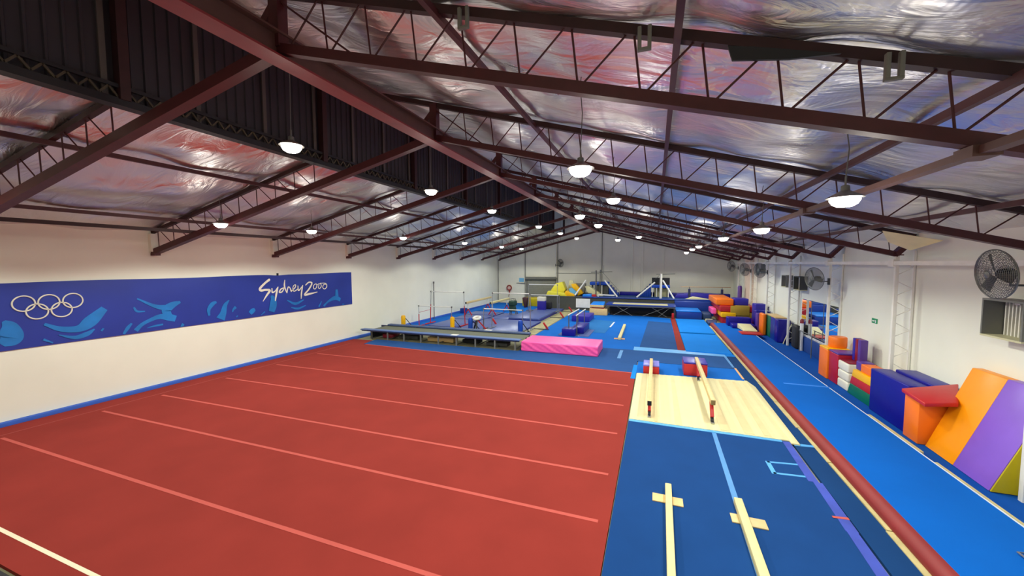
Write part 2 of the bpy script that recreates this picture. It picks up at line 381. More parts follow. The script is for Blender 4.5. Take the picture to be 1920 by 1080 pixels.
MB().box(XG-.12, XG+.12, YN, 37.5, 7.23, 7.26).build('top_flange', 'brown_steel', t)
gx = 2.7
t = thing('longitudinal_girder', 'brown steel girder running the hall under the right-hand trusses', 'girder', (gx, YN, zbot(gx)-.15))
MB().box(gx-.06, gx+.06, YN, 38.1, zbot(gx)-.13, zbot(gx)-.06).build('channel', 'brown_steel', t)
for k in range(-1, 7):
    y = TY(k, gx); MB().box(gx-.1, gx+.1, y-.12, y+.12, zbot(gx)-.15, zbot(gx)-.05).build('joint_plate', 'brown_steel', t)
# fittings hung on the nearest truss
mb = MB()
for x, lab in ((-2.2, 'pale grey lamp bracket on the nearest truss, leftmost of three'), (-.15, 'pale grey lamp bracket on the nearest truss, middle of three'), (2.0, 'pale grey lamp bracket on the nearest truss, rightmost of three')):
    y = TY(-1, x)-.1; z = zroof(x)-.12
    t = thing('truss_bracket', lab, 'bracket', (x, y, z-.25), 'pale brackets on the nearest truss')
    MB().box(x-.07, x-.03, y-.05, y+.0, z-.18, z+.05).build('arm', 'grey_paint', t, bevel=.008)
    MB().box(x+.03, x+.07, y-.05, y+.0, z-.18, z+.05).build('arm', 'grey_paint', t, bevel=.008)
    MB().box(x-.07, x+.07, y-.05, y+.0, z-.2, z-.17).build('cross_plate', 'grey_paint', t, bevel=.005)
x = .95; y = TY(-1, x)
single('rubber_sheet', 'black sheet hanging under the top chord of the nearest truss', 'sheet', MB().add([(x-.3, y-.06, zroof(x-.3)-.12), (x+.65, y-.06, zroof(x+.65)-.12), (x+.25, y-.04, zroof(x+.25)-.2), (x-.25, y-.04, zroof(x-.25)-.26),
    (x-.3, y-.03, zroof(x-.3)-.12), (x+.65, y-.03, zroof(x+.65)-.12), (x+.25, y-.01, zroof(x+.25)-.2), (x-.25, y-.01, zroof(x-.25)-.26)],
    [(0, 1, 2, 3), (7, 6, 5, 4), (0, 4, 5, 1), (1, 5, 6, 2), (2, 6, 7, 3), (3, 7, 4, 0)]), 'black')
# torn flap of foil near the right wall
fy = 12.9
single('foil_flap', 'torn flap of pale foil hanging from the roof at the right wall', 'foil flap', MB().add([(5.3, fy-.6, 4.78), (6.3, fy-.9, 4.5), (6.05, fy-.2, 4.3), (5.6, fy-.2, 4.52), (5.3, fy-.6, 4.79), (6.3, fy-.9, 4.51), (6.05, fy-.2, 4.31), (5.6, fy-.2, 4.53)],
    [(0, 1, 2, 3), (7, 6, 5, 4), (0, 4, 5, 1), (1, 5, 6, 2), (2, 6, 7, 3), (3, 7, 4, 0)]), mat('flap_foil', (236, 222, 170), .5))

# ---------------------------------------------------------------- high bay lamps
def lamp_proto():
    t = thing('high_bay_lamp', 'x', 'hanging lamp', (0, 0, 0))
    MB().lathe([(.03, .15), (.045, .14), (.05, .08), (.1, .05), (.19, .0), (.2, -.012), (.19, -.012)], (0, 0, 0), 20).build('reflector', 'dull_steel', t)
    MB().lathe([(.02, .0), (.15, -.0), (.16, -.04), (.13, -.09), (.08, -.12), (.02, -.125)], (0, 0, 0), 20).build('lens', 'lamp_glow', t)
    MB().lathe([(.012, .15), (.012, .26)], (0, 0, 0), 8).build('hook', 'dull_steel', t)
    return t
lamps = [  # x, y, z, label
 (-5.95, 5.1, 6.05, 'glaring high bay lamp nearest the camera, left of the red ridge girder'),
 (-5.95, 9.56, 6.05, 'second lamp back in the row left of the ridge girder'),
 (-5.95, 13.9, 6.05, 'third lamp back in the row left of the ridge girder'),
 (-6.0, 20.5, 6.03, 'fourth lamp back in the row left of the ridge girder'),
 (-5.98, 25.6, 6.03, 'fifth lamp back in the row left of the ridge girder'),
 (-5.96, 31.2, 6.03, 'farthest lamp of the row left of the ridge girder'),
 (-1.05, 5.75, 5.39, 'bright lamp in the middle of the high roof, nearest of its row'),
 (-1.02, 10.2, 5.62, 'bright lamp in the middle of the high roof, second of its row'),
 (-.95, 24.7, 5.6, 'small far lamp in the middle of the high roof, farthest of its row'),
 (-2.4, 13.1, 5.6, 'lamp beside the far end of the red girder, nearer of a pair'),
 (-2.25, 16.5, 5.6, 'lamp beside the far end of the red girder, farther of a pair'),
 (-2.4, 27.3, 5.6, 'small lamp seen against the grey gable wall right of its centre'),
 (-11.7, 7.6, 5.16, 'small lamp above the blue banner, nearest of the row over the left wall'),
 (-11.6, 10.65, 5.2, 'small lamp over the left wall, second of its row'),
 (-11.5, 15.9, 5.27, 'small lamp over the left wall, third of its row'),
 (-11.4, 22.2, 5.32, 'small lamp over the left wall, fourth of its row'),
 (-11.3, 28.3, 5.32, 'small lamp over the left wall, fifth of its row'),
 (-11.2, 32.8, 5.31, 'small lamp over the left wall, farthest of its row'),
 (2.25, 6.14, 4.83, 'bright lamp below the brown girder on the right, nearest of its row'),
 (2.3, 10.45, 4.79, 'lamp below the brown girder on the right, second of its row'),
 (2.3, 15.8, 4.91, 'lamp below the brown girder on the right, third of its row'),
 (2.3, 24.2, 4.95, 'small lamp below the brown girder, fourth of its row'),
 (2.3, 28.2, 4.93, 'small lamp below the brown girder, fifth of its row'),
 (2.3, 33.3, 4.83, 'small lamp below the brown girder, farthest of its row'),
 (-5.95, .6, 6.05, 'lamp left of the ridge girder behind the camera'), (-1.0, 1.6, 5.6, 'lamp in the middle of the high roof behind the camera'),
 (-11.7, 2.8, 5.16, 'lamp over the left wall beside the camera'), (3.2, 1.6, 4.9, 'lamp on the right behind the camera'),
]
proto = lamp_proto()
ld = bpy.data.lights.new('lamp_beam', 'SPOT'); ld.energy = 900*LAMP_W; ld.color = (.96, .99, .88); ld.shadow_soft_size = .16
ld.spot_size = math.radians(153); ld.spot_blend = .22
ldB = bpy.data.lights.new('lamp_spill', 'POINT'); ldB.energy = 40*LAMP_W; ldB.color = (1, .93, .82); ldB.shadow_soft_size = .2
wire = {}
roots = [proto if i == 0 else copy_tree(proto) for i in range(len(lamps))]
for t, (x, y, z, lab) in zip(roots, lamps):
    t.location = (x, y, z); tag(t, lab, 'hanging lamp', 'high bay lamps hanging from the roof')
    zr = zroof(x)-.12
    MB().tube([(x, y, z+.26), (x+.02, y, z+.26+(zr-z-.26)*.5), (x-.015, y, zr-.1), (x, y, zr)], .007, 6).build('hanging_wire', 'dull_steel', t)
    for d, nm, dz in ((ld, 'lamp_beam', -.16), (ldB, 'lamp_spill', -.3)):
        o = bpy.data.objects.new(nm, d); COL.objects.link(o); o.parent = t; o.location = (0, 0, dz)

# ---------------------------------------------------------------- banner on the left wall
t = thing('wall_banner', 'long blue banner with white interlaced rings and brush lettering on the left wall', 'banner', (XL+.03, 10.3, 1.85))
ys = np.linspace(3.2, 16.27, 60); mb = MB()
top = [3.535+.012*math.sin(y*1.3)-.03*math.exp(-((y-12.0)/.35)**2) for y in ys]
vs = []; n = len(ys)
for y, z in zip(ys, top): vs += [(XL+.012, y, 1.855), (XL+.03+.006*math.sin(y*2), y, 1.855), (XL+.03+.006*math.sin(y*2.2), y, z), (XL+.012, y, z)]
fs = []
for i in range(n-1):
    for a in range(4):
        b = (a+1) % 4; fs.append((i*4+a, i*4+b, (i+1)*4+b, (i+1)*4+a))
fs += [(0, 1, 2, 3), ((n-1)*4+3, (n-1)*4+2, (n-1)*4+1, (n-1)*4)]
mb.add(vs, fs).build('cloth', 'banner_blue', t)
def strokes(name, data, m, x, parent, zclip=(1.87, 3.5), squash=None):
    mb = MB()
    for j, st in enumerate(data):
        P = catmull(st, 7); n = len(P); vs = []
        dx = x+.0005*(j % 9)
        for i, p in enumerate(P):
            d = (P[min(i+1, n-1)]-P[max(i-1, 0)])[:2]; L = np.hypot(*d) or 1; nx, nz = -d[1]/L, d[0]/L; w = max(.004, p[2])/2
            for q, s in ((1, 0), (-1, 0), (-1, 1), (1, 1)):
                yy = p[0]+nx*w*q; zz = min(max(p[1]+nz*w*q, zclip[0]), zclip[1]); vs.append((dx+.002*s, min(yy, 16.25), zz))
        fs = [(i*4+a, i*4+(a+1) % 4, (i+1)*4+(a+1) % 4, (i+1)*4+a) for i in range(n-1) for a in range(4)]
        fs += [(3, 2, 1, 0), ((n-1)*4, (n-1)*4+1, (n-1)*4+2, (n-1)*4+3)]
        mb.add(vs, fs)
        for e in (0, -1) if name == 'lettering' else ():   # round ends
            p = P[e]; r = float(max(.004, p[2])/2)
            mb.lathe([(r, 0), (r, .0017)], (dx+.00015, min(p[0], 16.22), min(max(p[1], zclip[0]+r), zclip[1]-r)), 14, axis=(1, 0, 0))
    return mb.build(name, m, parent, smooth=False)
strokes('swirl_print', SWIRLS, 'swirl_blue', XL+.037, t)
mb = MB()
for y, z in ((4.89, 3.0), (5.33, 3.0), (5.78, 3.0), (5.11, 2.775), (5.555, 2.775)):
    mb.ring((XL+.043, y, z), (1, 0, 0), .195, .017, 40, 6)
mb.build('ring_emblem', 'banner_white', t)
strokes('lettering', LETTERS, 'banner_white', XL+.044, t)
single('wall_clip', 'small dark clip holding the sagging top edge of the blue banner', 'clip', MB().box(XL, XL+.05, 11.97, 12.03, 3.5, 3.6), 'black')

# ---------------------------------------------------------------- floor coverings
def slab(name, label, poly, z0, z1, m, cat='floor mat', parent=None, group=None, bevel=0):
    mb = MB().prism(poly, 'z', z0, z1)
    if parent: return mb.build(name, m, parent, smooth=False)
    return single(name, label, cat, mb, m, group, smooth=False, bevel=bevel)
t = thing('exercise_carpet', 'huge red carpeted sprung floor with pink seam lines', 'exercise floor', (-7.7, 8.4, -.05))
slab('carpet', '', [(-14.96, 2.25), (-.58, 2.25), (-.58, 14.5), (-13.55, 15.3), (-13.75, 16.2), (-14.96, 16.2)], -.05, 0, 'red_carpet', parent=t)
for y, y2 in ((4.07, 4.07), (5.81, 5.86), (7.17, 7.28), (9.05, 9.15), (10.98, 11.07), (12.97, 12.95)):
    w = .035
    slab('seam_strip', '', [(-14.05, y-w), (-.75, y2-w), (-.75, y2+w), (-14.05, y+w)], .0, .003, 'pink_line', parent=t)
slab('boundary_line', '', [(-14.1, 2.55), (-3, 2.55), (-3, 2.6), (-14.1, 2.6)], 0, .003, 'white_line', parent=t)
slab('edge_seam', '', [(-14.3, 2.7), (-14.26, 2.7), (-14.26, 15.2), (-14.3, 15.2)], 0, .002, mat('seam_grey', (160, 62, 58), .9), parent=t)
slab('edge_binding', '', [(-13.4, 15.28), (-.58, 14.49), (-.58, 14.55), (-13.4, 15.34)], 0, .004, 'pink_line', parent=t)
slab('edge_matting', 'black rubber matting at the near edge of the red floor', [(-15, -1), (-.58, -1), (-.58, 2.2), (-15, 2.2)], -.05, -.005, 'rubber')
t = thing('navy_floor_mat', 'large navy carpet mat with a light blue tape line, beside the red floor', 'floor mat', (1.1, 6, -.05))
slab('carpet', '', [(-.57, 2.2), (2.8, 2.2), (2.9, 10.1), (-.55, 10.12)], -.05, 0, 'navy_carpet', parent=t)
slab('tape_line', '', [(1.27, 2.2), (1.37, 2.2), (1.43, 10.05), (1.34, 10.05)], 0, .003, 'blue_tape', parent=t)
mb = MB()
for a in ([(2.2, 8.38), (2.8, 8.44), (2.8, 8.5), (2.2, 8.44)], [(2.2, 8.82), (2.85, 8.92), (2.85, 8.98), (2.2, 8.88)], [(2.17, 8.38), (2.25, 8.38), (2.25, 8.88), (2.17, 8.88)]): mb.prism(a, 'z', 0, .003)
mb.build('tape_square', 'cyan_tape', t, smooth=False)
mb = MB()
for a, b, dx in ((10.0, 8.3, 0), (8.3, 6.9, .03), (6.9, 5.6, 0), (5.6, 3.0, .03)): mb.prism([(2.72+dx, b), (2.88+dx, b), (2.9+dx, a), (2.76+dx, a)], 'z', 0, .006)
mb.build('velcro_strip', 'velcro_purple', t, smooth=False)
slab('orange_mark', '', [(2.7, 7.2), (2.92, 7.22), (2.92, 7.28), (2.7, 7.25)], .006, .009, 'pink_line', parent=t)
slab('side_carpet', 'narrow dark navy carpet strip between the big navy mat and the tumble track', [(2.92, 2.2), (3.32, 2.2), (3.32, 20.), (2.98, 20.)], -.05, -.002, 'dark_navy_carpet', 'carpet')
slab('tape_cross', 'pale blue tape across the dark strip at the corner of the cream mat', [(2.95, 9.86), (3.33, 9.9), (3.33, 10.0), (2.95, 9.98)], -.002, .004, 'cyan_tape', 'tape')
slab('navy_runway', 'dark blue carpet running across the hall between the red floor and the bench', [(-13.7, 15.36), (-.6, 14.58), (-.6, 16.4), (2.95, 16.4), (2.95, 18.45), (-5.7, 18.45), (-5.8, 16.5), (-13.7, 16.5)], -.05, -.001, 'slate_carpet', 'carpet')
slab('blue_mat', 'bright blue strip mat behind the cream mat, under the red boxes', [(-.56, 14.6), (2.95, 14.6), (2.95, 16.35), (-.56, 16.35)], -.05, .0, 'bright_carpet')
slab('blue_flap', 'small bright blue flap at the corner of the red floor', [(-.72, 13.8), (-.56, 13.8), (-.56, 15.7), (-.7, 15.7)], 0, .01, 'azure_carpet', 'mat flap')
t = thing('floor_tape', 'light blue tape edging the dark runway on the side away from the camera', 'tape', (1, 18.7, 0))
slab('strip', '', [(-.85, 18.42), (2.95, 18.42), (2.9, 19.05), (-.85, 19.2)], 0, .004, 'cyan_tape', parent=t)
slab('strip', '', [(2.86, 16.6), (2.94, 16.6), (2.94, 18.42), (2.84, 18.42)], 0, .004, 'blue_tape', parent=t)
slab('wood_edge', 'strip of orange tape along the dark carpet right of the bright blue strip', [(2.9, 15.0), (2.97, 15.0), (2.97, 16.5), (2.9, 16.5)], 0, .004, 'orange_tape', 'tape')
slab('chalk_mark', 'short pale tape mark on the dark runway right of the pink mat', [(-1.42, 16.6), (-1.28, 16.6), (-1.28, 18.2), (-1.42, 18.2)], 0, .004, 'blue_tape', 'tape')
t = thing('cream_mat', 'cream roll-out mat under the two low beams', 'floor mat', (1.2, 12.3, 0))
n = 16; mb = MB(); xs = np.linspace(-.54, 2.9, n*2+1)
for i in range(len(xs)-1):
    z0 = .02+(.006 if i % 2 else 0)
    a, b = xs[i], xs[i+1]
    f = lambda x: 10.12-.02*(x+.54)
    g = lambda x: 14.52+.06*(x+.5)
    mb.hexa([(a, f(a), 0), (b, f(b), 0), (b, g(b), 0), (a, g(a), 0), (a, f(a), z0), (b, f(b), .02+(0 if i % 2 else .006)), (b, g(b), .02+(0 if i % 2 else .006)), (a, g(a), z0)])
mb.build('sheet', 'beige_mat', t, smooth=False)
MB().prism([(2.9, 9.9), (3.06, 9.88), (3.1, 14.1), (2.98, 14.75), (2.9, 14.75)], 'z', .0, .035).build('rolled_edge', 'beige_mat', t, bevel=.01)
mb = MB()
for x, w in ((-.2, .34), (.55, .16), (1.55, .22), (2.05, .2), (2.45, .14)): mb.prism([(x, 10.14), (x+w, 10.14), (x+w*.9, 14.5), (x+.05, 14.5)], 'z', .026, .029)
mb.build('panel_band', mat('band_cream', (222, 204, 152), .6), t, smooth=False)  # slightly darker cream bands running the length of the mat
MB().prism([(-.54, 10.0), (2.75, 9.95), (2.75, 10.06), (-.54, 10.12)], 'z', .0, .012).build('edge_tape', 'cyan_tape', t, smooth=False)

slab('mid_carpet', 'bright blue carpet area in the middle of the hall', [(-6.2, 18.45), (-.85, 18.45), (-.85, 19.15), (1.08, 19.1), (1.12, 29.9), (-6.2, 33.0)], -.05, -.002, 'bright_carpet', 'carpet')
slab('teal_panel', 'grey-blue worn panel on the bright blue carpet behind the small parallel bars', [(-4.2, 22.5), (-2.6, 22.3), (-2.5, 27.2), (-4.1, 27.6)], -.002, .006, 'teal_carpet')
slab('floor_tape', 'short white tape mark on the bright blue carpet', [(-2.6, 24.6), (-2.5, 24.6), (-2.45, 26.8), (-2.55, 26.8)], .0, .008, 'white_tape', 'tape')
slab('slate_mat', 'dull dark blue mat between the bright carpet and the red strip', [(-.6, 19.2), (1.05, 19.15), (1.08, 27.6), (-.35, 28.0)], -.002, .012, 'slate_carpet')
slab('red_strip', 'narrow red strip running away from the light blue tape to the trampoline', [(1.06, 19.1), (1.38, 19.1), (1.42, 29.8), (1.14, 29.8)], -.05, .02, 'red_carpet', 'carpet strip')
slab('azure_mat', 'bright azure mat right of the red strip, nearer of two', [(1.4, 19.0), (3.25, 18.9), (3.25, 23.7), (1.42, 23.7)], -.05, .03, 'azure_carpet', bevel=.01)
slab('azure_mat', 'bright azure mat right of the red strip, farther of two', [(1.42, 23.95), (3.25, 23.95), (3.28, 29.6), (1.45, 29.6)], -.05, .05, 'azure_carpet', bevel=.01)
slab('azure_cover', 'azure strip between the tape frame and the nearer azure mat', [(2.95, 18.5), (3.3, 18.5), (3.3, 18.9), (1.4, 19.0), (1.4, 18.9), (2.95, 18.8)], -.05, .005, 'azure_carpet', 'carpet strip')
slab('side_floor', 'blue carpet along the right wall beyond the tumble track', [(5.0, 1.5), (6.5, 1.5), (6.5, 36), (5.0, 36)], -.05, -.002, 'side_blue', 'carpet')
slab('wall_carpet', 'bright blue carpet along the left wall behind the long bench', [(-15.08, 18.6), (-13.6, 18.6), (-13.6, 21.3), (-13.9, 36.5), (-15.08, 36.5)], -.05, -.001, 'bright_carpet', 'carpet')
slab('back_carpet', 'bright blue carpet at the far left under the beams', [(-13.85, 28.6), (-9.7, 28.6), (-9.7, 36.6), (-13.85, 36.6)], -.05, .002, 'bright_carpet', 'carpet')

# tumble track
t = thing('tumble_track', 'long bright blue tumble track with a red padded side', 'tumble track', (4.3, 15, -.05))
mb = MB()
prof = [(3.4, 0), (3.38, .05), (3.4, .12), (3.45, .172), (3.52, .19), (3.56, .19), (3.56, -.05), (3.4, -.05)]
def sect(mb, prof, y0, y1): return mb.prism(prof, 'y', y0, y1)
sect(mb, prof, 1.6, 27.4).build('red_side_pad', mat('side_red', (136, 32, 32), .6, var=.12, vscale=1.5), t)
MB().box(3.56, 5.05, 1.6, 27.4, -.05, .19).build('runway_surface', 'track_blue', t, smooth=False)
MB().box(5.05, 5.08, 1.6, 27.4, -.05, .192).build('white_edge', 'white_tape', t, smooth=False)
mb = MB(); y = 1.6
random.seed(3)
while y < 27.2:
    w = random.uniform(.06, .1); L = random.uniform(1.6, 2.2); mb.box(3.39-w, 3.4, y, min(27.2, y+L-.03), -.02, .012); y += L
mb.build('base_board', 'tan_tape', t, smooth=False)
for a, b, dx in ((9.95, 12.0, 0), (5.2, 9.5, -.02), (1.7, 5.15, -.03)): MB().box(5.085, 5.15+dx, a, b, .0, .195).build('masking_tape', 'tan_tape', t, smooth=False)
MB().box(3.9, 5.08, 14.2, 14.32, .19, .193).build('seam_tape', mat('track_seam', (40, 130, 232), .7), t, smooth=False)
t = thing('springboard', 'dark-topped board with a chromed frame lying on the near end of the tumble track', 'springboard', (4.75, 6.2, .19))
MB().quadslab([(4.55, 5.4, .32), (5.1, 5.4, .32), (5.1, 6.75, .24), (4.6, 6.75, .24)], .025).build('deck', 'dark_grey', t)
MB().tube([(4.5, 5.4, .3), (4.52, 6.8, .22), (5.0, 6.85, .22)], .013, 8).tube([(4.6, 5.4, .35), (4.66, 6.6, .27)], .012, 8).build('frame_tube', 'steel', t)
MB().box(4.55, 4.6, 5.5, 5.6, .19, .3).box(5.0, 5.05, 6.6, 6.7, .19, .23).box(4.58, 4.62, 6.6, 6.7, .19, .23).build('foot', 'steel', t)

# ---------------------------------------------------------------- low floor beams at the front
for x0, x1, yf, lab, m2 in ((.3, .24, 7.16, 'low pale wooden floor beam with one crossboard, left of the pair in the foreground', 'ply'),
                        (1.37, 1.36, 7.1, 'low pale wooden floor beam with one crossboard, right of the pair in the foreground', 'wood')):
    t = thing('floor_beam', lab, 'balance beam', (x0, 5.2, 0), 'low floor beams in the foreground')
    hw = .052 if x0 < 1 else .062
    MB().hexa([(x1-hw, 2.4, .0), (x1+hw, 2.4, .0), (x0+hw, yf, .0), (x0-hw, yf, .0), (x1-hw, 2.4, .11), (x1+hw, 2.4, .11), (x0+hw, yf, .11), (x0-hw, yf, .11)]).build('beam', 'pale_wood', t, bevel=.012)
    cx = (x0+x1)/2 if x0 < 1 else 1.43
    for yy in (6.82 if x0 < 1 else 6.66,):
        MB().box(cx-.23, x0-hw-.001, yy-.12, yy+.11, .0, .018).build('crossboard', m2, t, bevel=.003)
        MB().box(x0+hw+.001, cx+.25, yy-.14, yy+.09, .0, .018).build('crossboard', m2, t, bevel=.003)

# raised beams on the cream mat
def raised_beam(x0, y0, x1, y1, zt, lab, legs, cap='black'):
    t = thing('balance_beam', lab, 'balance beam', (x0, y0, 0), 'raised beams on the cream mat')
    MB().bar((x0, y0, zt-.07), (x1, y1, zt-.07), .11, .13).build('beam', 'wood', t, bevel=.015)
    MB().bar((x0, y0-.012, zt-.07), (x0, y0, zt-.07), .1, .12).build('end_cap', cap, t, bevel=.004)
    for f in legs:
        x = x0+(x1-x0)*f; y = y0+(y1-y0)*f
        MB().bar((x, y+.3, zt-.14), (x, y+.05, .14), .08, .13).build('leg', 'red', t, bevel=.008)
        MB().bar((x, y+.1, .15), (x, y+.0, .05), .07, .08).build('leg_socket', 'black', t)
        MB().box(x-.04, x+.04, y-.1, y+.06, .026, .06).build('foot', 'steel', t, bevel=.005)
    return t
raised_beam(-.06, 10.35, -.05, 15.1, .47, 'pale wooden balance beam on the cream mat, left of the pair', (.015, .82))
raised_beam(1.42, 10.5, 1.47, 15.2, .62, 'pale wooden balance beam on the cream mat, right of the pair', (.01, .8), mat('end_grain', (140, 116, 70), .6))
def boxpad(name, label, b, m, mt, cat='foam block', lid=.06):
    t = thing(name, label, cat, ((b[0]+b[1])/2, (b[2]+b[3])/2, b[4]))
    MB().box(b[0], b[1], b[2], b[3], b[4], b[5]-lid).build('body', m, t, bevel=.025, seg=3)
    MB().box(b[0]-.003, b[1]+.003, b[2]-.003, b[3]+.003, b[5]-lid, b[5]).build('top_cover', mt, t, bevel=.02, seg=3)
    return t
boxpad('foam_box', 'small red vinyl box with a lilac top under the far end of the left beam', (-.32, .22, 14.6, 15.35, 0, .33), 'red', 'lilac')
boxpad('foam_box', 'larger red vinyl box with a purple top under the far end of the right beam', (1.04, 1.8, 14.85, 15.75, 0, .48), 'red', 'indigo')

# ---------------------------------------------------------------- pink crash mat and long bench
t = thing('crash_mat', 'bright pink crash mat at the end of the long bench', 'crash mat', (-3.9, 17.3, 0))
nx, ny = 48, 20; b0 = (-5.66, -2.2, 16.5, 18.15, 0., .45)
mb = MB().box(*b0); o = mb.build('cover', 'pink', t, bevel=.05, seg=4)
bm = bmesh.new(); bm.from_mesh(o.data); bmesh.ops.subdivide_edges(bm, edges=[e for e in bm.edges if e.calc_length() > .3], cuts=30, use_grid_fill=True)
for v in bm.verts:
    x, y, z = v.co
    k = max(0, 1-abs(y+.8)/.12) if y < -.7 else 0
    if k and .03 < z < .42: v.co.y += k*(.018*math.sin((x*1.0+z*1.6)*16)+.012*math.sin(x*9+z*13))*min(1, (z-.03)*12, (.42-z)*12)
bm.to_mesh(o.data); bm.free()
for p in o.data.polygons: p.use_smooth = True
t = thing('tumbling_trampoline', 'long low trampoline bench with blue padded rails on steel posts behind the red floor', 'trampoline', (-10, 17.4, 0))
MB().box(-14.3, -5.72, 16.78, 18.0, .44, .46).build('bed', mat('bed_olive', (104, 108, 92), .8), t)
MB().box(-14.75, -5.72, 16.45, 16.78, .455, .51).build('front_rail_pad', mat('rail_blue', (84, 112, 168), .5), t, bevel=.025, seg=3)
MB().box(-14.2, -5.75, 18.0, 18.3, .47, .56).build('back_rail_pad', mat('rail_slate', (70, 88, 130), .5), t, bevel=.025, seg=3)
MB().box(-14.7, -5.75, 16.5, 16.56, .4, .455).box(-14.7, -5.75, 18.1, 18.16, .36, .47).build('side_beam', mat('rail_navy', (38, 48, 84), .5), t)
MB().box(-9.3, -8.95, 16.47, 16.76, .51, .513).build('white_marker', 'white_plastic', t); MB().box(-8.2, -7.8, 18.02, 18.28, .56, .563).build('white_marker', 'white_plastic', t)
for i, x in enumerate(np.linspace(-14.05, -5.95, 9)):
    MB().box(x-.03, x+.03, 16.5, 16.56, -.0, .4).build('leg', 'grey_paint' if i else 'dark_grey', t)
    MB().box(x-.03, x+.03, 18.1, 18.16, -.05, .36).build('leg', 'grey_paint', t)
    MB().bar((x, 16.56, .05), (x, 18.1, .05), .04, .04).build('cross_rail', 'dark_grey', t)
MB().box(-14.2, -14.1, 16.6, 18.0, -.0, .44).build('end_panel', 'black', t)
for i, (x, y, l, w, m, lab) in enumerate(((-12.2, 17.4, 1.2, .5, 'dark_grey', 'dark grey case stored under the left part of the long bench'), (-10.2, 17.3, 1.5, .55, 'tan', 'tan slab stored under the middle of the long bench'),
                         (-8.6, 17.5, .9, .5, 'rubber', 'black roll stored under the long bench'), (-13.4, 17.3, .7, .6, 'maroon', 'maroon pad stored under the left end of the long bench'), (-7.1, 17.3, 1.1, .5, 'dark_grey', 'dark grey pad stored under the right end of the long bench'))):
    pad('stored_pad', lab, 'stored pad', (x-l/2, x+l/2, y-w/2, y+w/2, -.0, .18+.04*(i % 2)), m)

# ---------------------------------------------------------------- left apparatus zone
for b, m, lab in (((-13.55, -11.5, 21.2, 24.3, -.05, .06), 'slate', 'slate blue landing mat under the left bars, nearest of its row'),
                  ((-13.6, -11.3, 24.4, 26.6, -.05, .08), 'slate', 'slate blue landing mat under the left bars, second of its row'),
                  ((-13.7, -11.2, 26.7, 28.5, -.05, .1), 'slate', 'slate blue landing mat under the left bars, farthest of its row'),
                  ((-11.2, -7.2, 20.6, 25.1, -.05, .07), 'slate', 'wide slate blue landing mat in front of the raised mat'),
                  ((-9.6, -7.4, 25.3, 30.2, -.05, .2), 'slate', 'raised slate blue mat with a dark side between the bars'),
                  ((-11.1, -9.7, 25.3, 28.4, -.05, .07), 'slate', 'narrow slate blue mat left of the raised mat'),
                  ((-9.6, -7.3, 30.3, 32.6, -.05, .09), 'slate', 'slate blue mat in front of the grey pit wall')):
    t = thing('landing_mat', lab, 'landing mat', ((b[0]+b[1])/2, (b[2]+b[3])/2, b[4]), 'landing mats of the bars')
    MB().box(b[0], b[1], b[2], b[3], (b[4]+b[5])/2, b[5]).build('cover', m, t, bevel=.02)
    MB().box(b[0]-.02, b[1]+.02, b[2]-.02, b[3]+.02, b[4], (b[4]+b[5])/2).build('base', 'navy', t)
slab('timber_edge', 'bare timber edging between the landing mats and the bright blue carpet', [(-7.1, 20.6), (-6.25, 20.6), (-6.35, 33), (-7.0, 33)], -.05, -.01, 'old_timber', 'timber edging')
def bar_frame(xa, xb, y, z, lab, mcol='red', lean=0, y2=None, rail='white_plastic', foot=True, zb=0):
    t = thing('bar_frame', lab, 'gymnastics bar', ((xa+xb)/2, y, 0), 'uneven bar frames at the left')
    MB().tube([(xa, y, z), (xb, y, z)], .028, 10).build('rail', rail, t)
    for x in (xa, xb):
        s = 1 if x == xb else -1
        MB().tube([(x+s*lean, y, zb), (x+s*lean*.4, y, z*.6)], .03, 8).build('upright', mcol, t)
        MB().tube([(x+s*lean*.4, y, z*.6), (x, y, z+.02)], .018, 8).build('sliding_tube', 'steel', t)
        if foot:
            MB().bar((x+s*lean-.02, y-.55, zb+.03), (x+s*lean+.02, y+.55, zb+.03), .07, .06).build('base_foot', mcol, t)
        MB().box(x-.03, x+.03, y-.04, y+.04, z-.05, z+.04).build('rail_clamp', 'dull_steel', t)
    return t
bar_frame(-14.0, -11.65, 20.85, 1.32, 'low bar of the leftmost uneven bars, nearest the left wall', lean=.0, zb=.0)
bar_frame(-13.75, -11.35, 21.9, 2.17, 'high bar of the leftmost uneven bars on red uprights', lean=.08, zb=.06)
single('strut_rod', 'thin red strut joining the low and high bars of the leftmost set', 'strut', MB().tube([(-14.0, 20.85, .9), (-13.78, 21.9, .98)], .012, 6), 'red')
bar_frame(-9.5, -7.05, 20.85, 1.31, 'low thick white bar on dark posts, right of the mushroom trainer', mcol='dull_steel', zb=.07)
bar_frame(-9.15, -6.8, 21.4, 2.22, 'high bar of the middle uneven bars', mcol='steel', lean=.06, zb=.07)
bar_frame(-9.5, -7.13, 29.6, 2.3, 'high bar of the far uneven bars in front of the roller door', mcol='steel', zb=.2)
bar_frame(-9.15, -6.85, 29.0, 1.52, 'low bar of the far uneven bars before the grey pit wall', mcol='steel', zb=.2)
for x, y, m, lab in ((-14.5, 19.9, 'yellow', 'yellow foam post pad by the left wall behind the bench'), (-11.3, 20.3, 'yellow', 'yellow foam post pad at the right foot of the leftmost bars'),
                     (-10.1, 20.3, 'blue', 'blue foam post pad left of the white mushroom trainer'), (-7.0, 20.3, 'blue', 'blue foam post pad at the right foot of the thick white bar')):
    t = thing('post_pad', lab, 'foam post pad', (x, y, 0), 'foam pads around the bar feet')
    MB().lathe([(.1, .0), (.13, .05), (.14, .7), (.11, .8), (.03, .82)], (x, y, 0), 14).build('foam', m, t)
    MB().bar((x+.14, y+.05, .62), (x+.5, y+.35, .0), .07, .04).build('strut', 'black', t)
